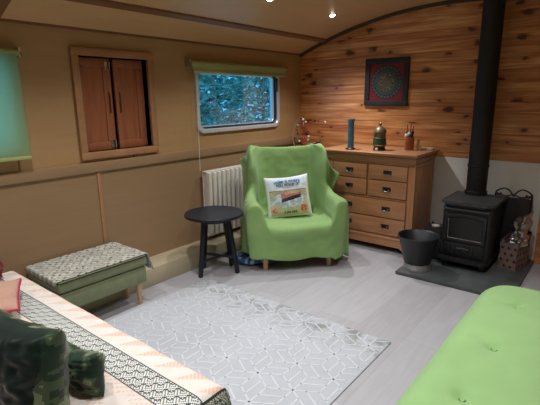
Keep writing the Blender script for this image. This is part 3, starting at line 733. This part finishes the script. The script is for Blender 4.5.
# ================================================================ STOVE
SX, SYf, SZ = -.945, 3.72, .03
t = thing('wood_stove', 'black cast iron wood-burning stove on the slate hearth', 'stove', (SX, SYf + .015, SZ))
bm = bm_new(); add_box(bm, (-.192, .0, .075), (.192, .40, .53), .018, 3); obj('body', bm, M['iron'], t)
bm = bm_new()
P = [(-.165, -.035), (.165, -.035), (.212, .015), (.212, .44), (-.212, .44), (-.212, .015)]
for z0, z1, g in ((.545, .57, 0), (.528, .546, .02)):
    A = [bm.verts.new((x * (1 - g * 4), y + g * (1 if y < .2 else -1), z0)) for x, y in P]; B = [bm.verts.new((x * (1 - g * 4), y + g * (1 if y < .2 else -1), z1)) for x, y in P]
    bm.faces.new(A[::-1]); bm.faces.new(B)
    for k in range(6): bm.faces.new((A[k], A[(k + 1) % 6], B[(k + 1) % 6], B[k]))
bmesh.ops.bevel(bm, geom=bm.edges[:], offset=.004, segments=2, affect='EDGES')
obj('top_plate', bm, M['iron_top'], t)
bm = bm_new(); add_tube(bm, [(-.17, -.022, .505), (.17, -.022, .505)], .007, 10); add_box(bm, (-.175, -.025, .495), (-.16, .01, .515), .003); add_box(bm, (.16, -.025, .495), (.175, .01, .515), .003)
obj('towel_rail', bm, M['iron_top'], t)
# door with arched window
bm = bm_new(); n = 16
def arch(w, z0, z1, k, r):
    pts = [(-w, z0), (w, z0), (w, z1)] + [(w - 2 * w * i / n, z1 + r * math.sin(PI * i / n)) for i in range(1, n)] + [(-w, z1)]
    return pts
O = arch(.165, .225, .465, 0, .015); I = arch(.132, .258, .425, 0, .02); D = []
for pts, y in ((O, .01), (O, -.004), (arch(.16, .23, .46, 0, .015), -.012), (arch(.137, .252, .43, 0, .02), -.012), (I, -.004), (I, .018)): D.append([bm.verts.new((x, y, z)) for x, z in pts])
m_ = len(O)
for A, B in zip(D, D[1:]):
    for k in range(m_): bm.faces.new((A[k], A[(k + 1) % m_], B[(k + 1) % m_], B[k]))
d = obj('door', bm, M['iron'], t)
bm = bm_new(); bm.faces.new([bm.verts.new((x, .006, z)) for x, z in arch(.135, .25, .43, 0, .02)]); bm.faces.new([bm.verts.new((x, .016, z)) for x, z in arch(.135, .25, .43, 0, .02)][::-1]); obj('door_glass', bm, M['stove_glass'], d)
bm = bm_new(); add_tube(bm, [(-.135, -.012, .252), (-.135, -.012, .42)], .0035, 6); add_tube(bm, [(-.135, -.012, .252), (.135, -.012, .252)], .0035, 6); obj('window_trim', bm, M['steel'], d)
bm = bm_new(); add_tube(bm, [(.15, -.01, .34), (.155, -.035, .34), (.158, -.045, .32), (.158, -.045, .25)], .008, 8); obj('door_handle', bm, M['iron'], d)
bm = bm_new(); add_box(bm, (-.155, -.012, .105), (.155, .01, .215), .006, 2)
for k in range(7): add_box(bm, (-.13 + k * .038, -.018, .12), (-.112 + k * .038, -.011, .20), .002)
a = obj('ash_door', bm, M['iron'], t)
bm = bm_new(); add_tube(bm, [(-.05, -.018, .16), (-.045, -.035, .175), (0, -.042, .185), (.045, -.035, .175), (.05, -.018, .16)], .005, 8); obj('air_control', bm, M['iron_top'], a)
bm = bm_new()
PB = [(-.165, -.06), (.165, -.06), (.20, -.02), (.20, .42), (-.20, .42), (-.20, -.02)]
A = [bm.verts.new((x, y, .055)) for x, y in PB]; B = [bm.verts.new((x, y, .085)) for x, y in PB]; bm.faces.new(A[::-1]); bm.faces.new(B)
for k in range(6): bm.faces.new((A[k], A[(k + 1) % 6], B[(k + 1) % 6], B[k]))
bmesh.ops.bevel(bm, geom=bm.edges[:], offset=.006, segments=2, affect='EDGES'); obj('ash_ledge', bm, M['iron'], t)
for x, y in ((-.15, .02), (.15, .02), (-.15, .37), (.15, .37)):
    bm = bm_new(); add_box(bm, (x - .02, y - .02, 0), (x + .02, y + .02, .058), .006); obj('leg', bm, M['iron'], t)
t2 = thing('flue_pipe', 'black flue pipe rising from the stove to the ceiling', 'pipe', (-.984, 4.125, .60))
zt = arc_z(-.984) - .60
bm = bm_new(); add_lathe(bm, [(.083, .0), (.083, zt - .01)], 40); obj('pipe', bm, M['flue'], t2)
bm = bm_new(); add_lathe(bm, [(.088, .0), (.092, .004), (.092, .03), (.088, .034)], 40, cap=False); obj('collar', bm, M['flue'], t2)
bm = bm_new(); add_lathe(bm, [(.0865, .245), (.0885, .248), (.0885, .262), (.0865, .265)], 40, cap=False); obj('joint_band', bm, M['flue'], t2)
bm = bm_new(); bmesh.ops.create_icosphere(bm, subdivisions=2, radius=.006, matrix=Matrix.Translation((.02, -.086, .17))); obj('screw', bm, M['iron_top'], t2)

# fire screen with scrolled top
t = thing('fire_screen', 'black fire screen with scrolled iron top behind the stove', 'fire screen', (-.70, 4.22, .03))
def scroll(sx):
    pts = []
    for k in range(28):
        a = k / 27 * 2.6 * PI; r = .030 * (1 - k / 34); pts.append((sx * (.115 - .0 - r * math.cos(a) - .02), 0, .59 + r * math.sin(a)))
    return pts
bm = bm_new(); add_box(bm, (-.135, -.012, .05), (.135, .012, .555), .006); obj('panel', bm, M['black_matt'], t)
for s in (-1, 1):
    bm = bm_new(); add_tube(bm, [(s * .142, 0, 0), (s * .142, 0, .575), (s * .137, 0, .60)], .008, 8); add_tube(bm, [(s * .142, -.04, .006), (s * .142, 0, .02), (s * .142, .04, .006)], .006, 8); obj('post', bm, M['iron'], t)
    bm = bm_new(); add_tube(bm, curve([(0, 0, .565), (s * .03, 0, .61), (s * .07, 0, .63), (s * .115, 0, .615), (s * .138, 0, .59), (s * .125, 0, .568), (s * .10, 0, .572), (s * .102, 0, .59)]), .0065, 8)
    obj('scroll', bm, M['iron'], t)
bm = bm_new(); add_tube(bm, curve([(-.142, 0, .585), (-.06, 0, .563), (0, 0, .58), (.06, 0, .563), (.142, 0, .585)]), .006, 8); obj('top_rail', bm, M['iron'], t)

# spotted paper bag of kindling wrapped in film
BA = math.atan2(-.09, .14)
t = thing('gift_bag', 'brown paper bag with dark spots and clear wrapping right of the stove', 'bag', (-.615, 4.03, .03), math.radians(-14))
def spots(c, n):
    if abs(n.z) > .7: return (.10, .06, .05)
    u = (c.x if abs(n.y) > .5 else c.y) / .052; v = c.z / .052
    r = math.floor(v); uu = u + .5 * (r % 2) ; fx = uu - math.floor(uu) - .5; fz = v - r - .5
    return (.05, .025, .022) if fx * fx + fz * fz < .05 else (.21, .145, .13)
bm = bm_new(); nb = 40
def side(p, q, z1a, z1b):
    vs = [[bm.verts.new((p[0] + (q[0] - p[0]) * i / nb, p[1] + (q[1] - p[1]) * i / nb, j / nb * (z1a + (z1b - z1a) * i / nb))) for j in range(nb + 1)] for i in range(nb + 1)]
    for i in range(nb):
        for j in range(nb): bm.faces.new((vs[i][j], vs[i + 1][j], vs[i + 1][j + 1], vs[i][j + 1]))
c4 = [(-.075, -.105), (.065, -.105), (.068, .125), (-.070, .125)]; hh = [.24, .235, .30, .29]
for k in range(4): side(c4[k], c4[(k + 1) % 4], hh[k], hh[(k + 1) % 4])
bmesh.ops.remove_doubles(bm, verts=bm.verts[:], dist=.0008)
bm.faces.new([bm.verts.new((x * .97, y * .97, .17)) for x, y in c4])
for v in bm.verts:
    w = noise.noise(v.co * 16) * .006; v.co.x += w; v.co.y += w
obj('paper', bm, M['print_flat'], t, color=spots, angle=30)
def filmf(u, v):
    a = u * 2 * PI; z = .19 + v * .24; r = .075 * (1 - v * .35)
    p = Vector((r * math.cos(a) + .03 * v, .02 + r * 1.25 * math.sin(a) + .02 * v, z)); w = noise.cell(p * 22) * .012 + noise.noise(p * 20) * .022
    return (p.x + w * math.cos(a), p.y + w * math.sin(a), p.z + w * .8 + .05 * math.cos(a - .3) * v)
obj('wrapping_film', grid(filmf, 34, 14), M['film'], t, angle=20)
for k in range(6):
    bm = bm_new(); a = k * 1.05; add_bar(bm, (.03 * math.cos(a), .04 * math.sin(a), .172), (.045 * math.cos(a) + .01, .06 * math.sin(a), .31 - .012 * k), .016, .016, .014, .014, .002); obj('kindling_stick', bm, M['beech'] if k == 9 else M['dark_trim'], t)

# coal bucket
t = thing('coal_bucket', 'black metal coal bucket on the hearth left of the stove', 'bucket', (-1.245, 3.50, .03))
bm = bm_new(); add_lathe(bm, [(.098, .055), (.108, .06), (.162, .285), (.168, .29), (.165, .296), (.157, .29), (.104, .065), (0, .065)], 40)
for v in bm.verts:
    if v.co.z > .2: v.co.z += (v.co.z - .2) * .30 * (v.co.x / .16) * 0 + (v.co.z - .2) * .35 * max(0, -v.co.y / .16 * 0)
obj('pail', bm, M['black'], t)
bm = bm_new(); add_lathe(bm, [(.112, 0), (.114, .006), (.104, .052), (.100, .06), (.096, .055), (.104, .006)], 40, cap=False); tag(obj('foot_ring', bm, M['galv'], t), 'bare grey metal foot ring')
bm = bm_new(); pts = [(.162 * math.cos(a), .162 * math.sin(a), .262 - .05 * math.sin((a + 1.57 - .6) / 1) * 0) for a in [0]]
H = [(-.168, 0, .27)] + [(-.172 * math.cos(PI * k / 16), -.176 * math.sin(PI * k / 16), .27 - .085 * math.sin(PI * k / 16)) for k in range(1, 16)] + [(.168, 0, .27)]
rr = Matrix.Rotation(PI + .35, 3, 'Z'); add_tube(bm, [rr @ Vector(p) for p in H], .0045, 8); obj('handle', bm, M['iron_top'], t)
# black box of fire lighting things behind the bucket, matchbox and shovel on top
tag(obj('storage_box', box((-.08, -.09, 0), (.08, .09, .29), .01, 2), M['black_matt'], None, (-1.235, 3.88, .03), (0, 0, .06)), 'black box standing behind the coal bucket beside the stove', 'box')
tag(obj('matchbox', box((-.03, -.022, 0), (.03, .022, .018), .002), [M['white']], None, (-1.225, 3.85, .3205), (0, 0, .5)), 'small white matchbox lying on the black box', 'matchbox')
t = thing('hearth_shovel', 'small grey metal shovel lying on the black box', 'shovel', (-1.245, 3.89, .322), -.9)
bm = bm_new(); add_box(bm, (-.01, -.035, .0), (.075, .035, .004), .001); add_box(bm, (-.01, -.037, .0), (.07, -.033, .018), .001); add_box(bm, (-.01, .033, .0), (.07, .037, .018), .001); obj('blade', bm, M['galv'], t)
bm = bm_new(); add_tube(bm, [(-.01, 0, .008), (-.06, 0, .012)], .006, 8); obj('handle', bm, M['black'], t)
for o in (): pass

# ================================================================ RUG
def clipseg(p, q, x0, x1, y0, y1):
    t0, t1 = 0, 1; dx, dy = q[0] - p[0], q[1] - p[1]
    for a, b in ((-dx, p[0] - x0), (dx, x1 - p[0]), (-dy, p[1] - y0), (dy, y1 - p[1])):
        if abs(a) < 1e-12:
            if b < 0: return None
            continue
        r = b / a
        if a < 0: t0 = max(t0, r)
        else: t1 = min(t1, r)
    if t0 >= t1: return None
    return (p[0] + dx * t0, p[1] + dy * t0), (p[0] + dx * t1, p[1] + dy * t1)
def rug():
    X0, X1, Y0, Y1 = -2.55, -.943, .90, 2.305
    bm = bm_new(); add_box(bm, (X0, Y0, 0), (X1, Y1, .009), .003)
    for f in bm.faces: f.material_index = 0
    a = .135; z = .0096; w = .0042; segs = []
    for i in range(-2, 24):
        for j in range(-2, 20):
            cx = X0 + a * math.sqrt(3) * (i + .5 * (j % 2)); cy = Y0 + 1.5 * a * j
            hexp = [(cx + a * math.cos(PI / 6 + k * PI / 3), cy + a * math.sin(PI / 6 + k * PI / 3)) for k in range(6)]
            hexp.append(hexp[0])
            for k in (0, 1, 2): segs.append((hexp[k], hexp[k + 1]))
            for k in (0, 2, 4): segs.append(((cx, cy), hexp[k]))
            # a line across each rhombus, edge midpoint to edge midpoint
            C_ = Vector((cx, cy)); Hx = [Vector(h_) for h_ in hexp[:6]]
            for k in (0, 2, 4):
                A_, B_, D_ = Hx[k], Hx[(k + 1) % 6], Hx[(k + 2) % 6]
                for f_ in ((.5,) if (i + j) % 2 else (.5,)):
                    segs.append(((C_ + (A_ - C_) * f_)[:], (D_ + (B_ - D_) * f_)[:]))
    for p, q in segs:
        s = clipseg(p, q, X0 + .012, X1 - .012, Y0 + .012, Y1 - .012)
        if not s: continue
        p, q = Vector((*s[0], z)), Vector((*s[1], z)); d = (q - p)
        if d.length < .01: continue
        nrm = Vector((-d.y, d.x, 0)).normalized() * w
        f = bm.faces.new([bm.verts.new(v) for v in (p - nrm, q - nrm, q + nrm, p + nrm)]); f.material_index = 1
    return bm
def rug_mat():
    m = N('rug_pile'); v = m.coord(); f = m.noise(v, 2.2, 4, .6); g = m.noise(v, 9, 5, .7)
    c = m.mix(m.ramp(f, [(.40, (0, 0, 0)), (.66, (1, 1, 1))]), (.47, .50, .54), (.42, .445, .475))
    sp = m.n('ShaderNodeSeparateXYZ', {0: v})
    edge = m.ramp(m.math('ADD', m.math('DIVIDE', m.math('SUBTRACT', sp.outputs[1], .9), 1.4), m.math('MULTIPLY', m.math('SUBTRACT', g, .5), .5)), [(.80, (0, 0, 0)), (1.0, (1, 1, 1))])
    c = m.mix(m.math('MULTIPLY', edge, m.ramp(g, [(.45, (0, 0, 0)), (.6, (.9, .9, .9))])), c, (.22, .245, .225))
    m.set(col=c, rough=1, sheen=.2, spec=.1); m.bump(m.noise(v, 400, 2), .5, .003); return m.m
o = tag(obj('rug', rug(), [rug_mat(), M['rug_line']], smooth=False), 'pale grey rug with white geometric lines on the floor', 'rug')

# ================================================================ FOOTSTOOL
t = thing('footstool', 'sage green upholstered footstool on pale wooden legs by the side wall', 'footstool', (-2.775, 1.4, 0))
X0, X1, Y0, Y1 = -.225, .215, -.295, .345
obj('body', box((X0 + .008, Y0 + .008, .17), (X1 - .008, Y1 - .008, .292), .012, 3), M['ott'], t)
l = obj('lid', box((X0, Y0, .298), (X1, Y1, .375), .016, 3), M['ott'], t)
bm = bm_new(); e = .012; zz = .368
add_tube(bm, [(X0 + e, Y0, zz), (X1 - e, Y0, zz), (X1, Y0 + e, zz), (X1, Y1 - e, zz), (X1 - e, Y1, zz), (X0 + e, Y1, zz), (X0, Y1 - e, zz), (X0, Y0 + e, zz)], .005, 8, closed=True); obj('piping', bm, M['piping'], l)
for x, y in ((.165, .29), (.165, -.24), (.005, .29), (.005, -.24)):
    bm = bm_new(); add_lathe(bm, [(.013, 0), (.014, .003), (.024, .165), (.024, .171)], 14, (x, y, 0)); obj('leg', bm, M['beech'], t)
def dash(c, n):
    s = 14 + 0; x, y = c.x + 2, c.y + c.z * .0 + 2
    y = y + (.3 - c.z if n.y > .5 else 0)
    rx = .030; ry = .05; r = math.floor(x / rx); yy = y / ry + .5 * (r % 2); fy = yy - math.floor(yy); fx = x / rx - r
    h1 = math.sin(r * 12.9898 + math.floor(yy) * 78.233) * 43758.5453; h1 -= math.floor(h1)
    h2 = math.sin(r * 39.3 + math.floor(yy) * 11.1) * 24634.6; h2 -= math.floor(h2)
    if fx < .14 or abs(fy - .5) < .05: return (.27, .27, .22)
    if .30 < fx < .72 and .06 + .2 * h2 < fy < .36 + .2 * h2 and h1 > .38: return (.02, .02, .02)
    if .80 < fx < .95 and .5 < fy < .9 and h2 > .5: return (.10, .10, .08)
    return (.52, .52, .45) if h1 > .5 else (.38, .39, .34)
# runner folded over the lid and hanging at the far end
def runner(u, v):
    x = X0 + .004 + u * (X1 - X0 - .012); L = (Y1 - Y0) + .03; s = -.03 + v * (L + .13); w = noise.noise(Vector((x * 8, s * 8, 0))) * .003
    if s < 0: return (x, Y0 - .007, .381 + s)
    if s < (Y1 - Y0): return (x, Y0 - .003 + s, .381 + w)
    d = s - (Y1 - Y0); return (x + .22 * d * max(0, u), Y1 + .010 + .22 * d + .008 * math.sin(x * 30) * min(1, d * 10), .381 - d * .95 + w)
o = obj('runner_cloth', grid(runner, 90, 150), M['print'], None, (-2.775, 1.4, .0), color=dash, angle=180); s_ = o.modifiers.new('thickness', 'SOLIDIFY'); s_.thickness = .003; s_.offset = 1
tag(o, 'cream cloth with small black dashes spread over the footstool', 'cloth')

# ================================================================ BENCH SEAT with printed throw
BX0, BX1, BY0, BY1 = -2.80, -1.03, .02, .955
t = thing('daybed', 'long low seat along the left foreground under a printed throw', 'daybed', ((BX0 + BX1) / 2, (BY0 + BY1) / 2, 0))
hx, hy = (BX1 - BX0) / 2, (BY1 - BY0) / 2
obj('base', box((-hx, -hy, .12), (hx, hy, .30), .01), M['ott'], t)
obj('mattress', box((-hx, -hy, .30), (hx, hy, .435), .03, 3), M['ott'], t)
for sx in (-1, 1):
    for sy in (-1, 1): obj('leg', box((sx * (hx - .06) - .02, sy * (hy - .06) - .02, .0095), (sx * (hx - .06) + .02, sy * (hy - .06) + .02, .12), .004), M['beech'], t)
ZT = .447
def drop(s, edge, r=.035):
    """arc-length along a flat top that turns down at edge; returns (pos, down)"""
    if s < edge - r: return s, 0
    a = (s - (edge - r)) / r
    if a < PI / 2: return edge - r + r * math.sin(a), r * (1 - math.cos(a))
    return edge, r + (s - (edge - r) - r * PI / 2)
SXL, SYL = 2.06, 1.16
def throwp(u, v):
    s = BX0 - .02 + u * SXL; q = BY0 + .0 + v * SYL
    x, dx = drop(s, BX1 + .022); y, dy = drop(q, BY1 + .022)
    d = max(dx, dy) + .25 * min(dx, dy); f = min(dx, dy)
    x += .10 * f + (.012 * math.sin(q * 30) * min(1, dx * 8)); y += .12 * f + (.012 * math.sin(s * 24) * min(1, dy * 8))
    x += .06 * dx
    w = noise.noise(Vector((s * 5, q * 5, 0))) * .004
    return (x, y, ZT - d + w)
def maze(s, q):
    s += 50; q += 50
    """small interlocking key pattern in cells"""
    c = .005; i, j = math.floor(s / c), math.floor(q / c)
    a, b = i, j
    if (i // 6 + j // 6) % 2: return (i + j) % 3 == 0 or (i % 6 == 0)
    return (i - j) % 3 == 0 or (j % 6 == 0)
TC = {}
def throw_col(s, q):
    edge = BY1 + .022
    v = edge - q        # distance inward from the front edge
    se = BX1 + .022
    if s > se + .008: 
        return (.62, .61, .55) if maze(s * 1.0, q * 1.0) is False else (.04, .055, .05)
    if s > se: return (.03, .04, .035)
    if v < -.06: return (.62, .61, .55) if not maze(s, q) else (.04, .055, .05)
    if v < .11:
        P_ = .125; f = (s / P_) % 1; h = (.105 - v) / .12
        tri = h > 0 and ((s / P_) + .5 * (1 - h)) % 1 < .78 * h
        if tri: return (.67, .44, .34) if int((s + q) / .010) % 2 else (.68, .53, .45)
        return (.66, .63, .57)
    if v < .118: return (.06, .075, .07)
    if v < .225:
        return (.05, .065, .06) if maze(s, q) else (.64, .65, .60)
    if v < .232: return (.06, .075, .07)
    f = (int(s / .012) + int(v / .012)) % 3
    return (.66, .48, .40) if (f == 0 and noise.noise(Vector((s * 14, q * 14, 3))) > -.15) else (.66, .60, .54)
nu, nv = 412, 232
bm = grid(throwp, nu, nv)
cols_ = []
for i in range(nu):
    for j in range(nv): cols_.append(throw_col(BX0 - .02 + (i + .5) / nu * SXL, BY0 + (j + .5) / nv * SYL))
o = obj('printed_throw', bm, M['print'], fix=False, angle=180)
ca = o.data.color_attributes.new('Col', 'FLOAT_COLOR', 'CORNER')
for p in o.data.polygons:
    c = cols_[p.index]
    for li in p.loop_indices: ca.data[li].color = (*c, 1)
s_ = o.modifiers.new('thickness', 'SOLIDIFY'); s_.thickness = .003; s_.offset = -1
tag(o, 'cream throw with pink triangles and a black lattice band on the daybed', 'throw')

# cushions on the bench
def botanic(c, n):
    k = noise.noise(c * 16) + .5 * noise.noise(c * 37)
    return (.14, .18, .10) if k > .15 else ((.05, .075, .04) if k > -.1 else (.012, .03, .018))
def cushion(label, loc, rot, w, h, th, mat, color=None, piping=None, seed=1, wr=.008, cover2=None):
    t = thing('cushion', label, 'cushion', loc, rot=rot)
    bm = pillow_bm(w, h, th, 120 if color else 40, .03, seed, wr)
    obj('cover', bm, mat, t, color=color, angle=180)
    if piping:
        pts = []
        for i in range(33): pts.append((-1 + i / 16, -1))
        for i in range(1, 33): pts.append((1, -1 + i / 16))
        for i in range(1, 33): pts.append((1 - i / 16, 1))
        for i in range(1, 32): pts.append((-1, 1 - i / 16))
        bm = bm_new(); add_tube(bm, [(a * w / 2 * (1 - .042 * (1 - b * b)), 0, b * h / 2 * (1 - .042 * (1 - a * a)) + h / 2 - .03 * (1 - a * a) * (b > 0) * b) for a, b in pts], .006, 8, closed=True)
        obj('piping', bm, piping, t)
    return t
def satin_color(c, n):
    if c.x > .212 + .01 * math.sin(c.z * 30) or c.z > .342: return botanic(c, n)
    if n.y < .12: 
        k = noise.noise(Vector((c.x * 3, c.z * 9, 2))); return (.002 + .004 * max(0, k), .010 + .018 * max(0, k), .007 + .010 * max(0, k))
    return botanic(c, n)
M['satin_print'] = vcol('satin_and_botanic_cloth', .42, .1, 80, .05)
cushion('large dark green satin cushion with botanical edge in the left foreground', (-1.44, .42, .455), (math.radians(-8), 0, math.radians(10)), .50, .355, .18, M['satin_print'], satin_color, seed=2, wr=.009)
cushion('dark botanical patterned cushion peeping out right behind the satin one', (-1.46, .625, .455), (math.radians(-5), 0, math.radians(10)), .36, .165, .10, M['satin_print'], botanic, seed=4, wr=.008)
cushion('salmon cushion with magenta piping behind the satin cushion', (-2.20, .53, .50), (math.radians(-84), 0, math.radians(66)), .42, .32, .08, M['pink'], None, M['magenta'], seed=7)
cushion('dark red cushion at the left edge beside the salmon one', (-2.69, .80, .455), (math.radians(-10), 0, math.radians(-40)), .20, .11, .07, M['redcloth'], None, None, seed=8)

# ================================================================ GREEN SOFA on the right
t = thing('sofa', 'green upholstered seat with button tufts in the right foreground', 'sofa', (-.12, 1.45, 0))
sx0, sx1, sy0, sy1 = -.40, .345, -1.0, 1.155
TU = [(-.305 + .12, 1.81 - 1.45), (-.317 + .12, 1.413 - 1.45), (-.301 + .12, 2.27 - 1.45), (-.31 + .12, 1.0 - 1.45), (-.02 + .12, 2.10 - 1.45), (-.02 + .12, 1.65 - 1.45), (-.02 + .12, 1.2 - 1.45)]
def seat():
    nu, nv = 70, 190; r = .11; bm = bmesh.new(); V = []
    for i in range(nu + 1):
        row = []
        for j in range(nv + 1):
            a, b = i / nu, j / nv
            x = sx0 + (sx1 - sx0) * a; y = sy0 + (sy1 - sy0) * b
            # rounded plan corners
            rc = .20
            for cx, cy, qx, qy in ((sx0 + rc, sy1 - rc, -1, 1), (sx1 - rc, sy1 - rc, 1, 1)):
                dx, dy = (x - cx) * qx, (y - cy) * qy
                if dx > 0 and dy > 0:
                    m_ = max(dx, dy); k = m_ / math.hypot(dx, dy) if m_ > 0 else 1; x, y = cx + qx * dx * k, cy + qy * dy * k
            # distance to outline
            ex = min(x - sx0, sx1 - x); ey = min(y - sy0, sy1 - y); e = min(ex, ey)
            if x < sx0 + rc and y > sy1 - rc: e = rc - math.hypot(x - sx0 - rc, y - sy1 + rc)
            if x > sx1 - rc and y > sy1 - rc: e = rc - math.hypot(x - sx1 + rc, y - sy1 + rc)
            e = max(0, e); z = .345 + (r if e >= r else math.sqrt(max(0, r * r - (r - e) ** 2))) 
            z += .012 * min(1, e / .25)
            for tx, ty in TU:
                d = math.hypot(x - tx, y - ty); z -= .022 * math.exp(-(d / .028) ** 2) + .006 * math.exp(-(d / .09) ** 2)
                ang = math.atan2(y - ty, x - tx); z += .0035 * math.cos(ang * 3 + tx * 40 + ty * 9) * math.exp(-((d - .07) / .05) ** 2)
            z += noise.noise(Vector((x * 5, y * 5, 0))) * .006 * min(1, e / .1) + noise.noise(Vector((x * 13 + y * 4, y * 5, 3))) * .003 * min(1, e / .1)
            row.append(bm.verts.new((x, y, z)))
        V.append(row)
    for i in range(nu):
        for j in range(nv): bm.faces.new((V[i][j], V[i + 1][j], V[i + 1][j + 1], V[i][j + 1]))
    # skirt down to the base
    loop = [V[i][0] for i in range(nu + 1)] + [V[nu][j] for j in range(1, nv + 1)] + [V[i][nv] for i in range(nu - 1, -1, -1)] + [V[0][j] for j in range(nv - 1, 0, -1)]
    low = [bm.verts.new((v.co.x * .97, v.co.y * .985, .22)) for v in loop]; m_ = len(loop)
    for k in range(m_): bm.faces.new((loop[k], loop[(k + 1) % m_], low[(k + 1) % m_], low[k]))
    bm.faces.new(low); return bm
obj('seat_cushion', seat(), M['green_seat'], t, angle=70)
for tx, ty in TU:
    bm = bm_new(); zc = .437
    add_tube(bm, [(tx - .012, ty + .003, zc + .005), (tx - .004, ty - .003, zc - .002), (tx + .006, ty - .001, zc), (tx + .011, ty + .006, zc + .006)], .0026, 8); obj('tuft_stitch', bm, M['stitch'], t)
obj('base', box((sx0 + .03, sy0 + .03, .06), (sx1 - .03, sy1 - .05, .225), .01), M['green_seat'], t)
for x in (sx0 + .1, sx1 - .1):
    for y in (sy0 + .1, sy1 - .15): obj('leg', box((x - .02, y - .02, 0), (x + .02, y + .02, .06), .004), M['beech'], t)
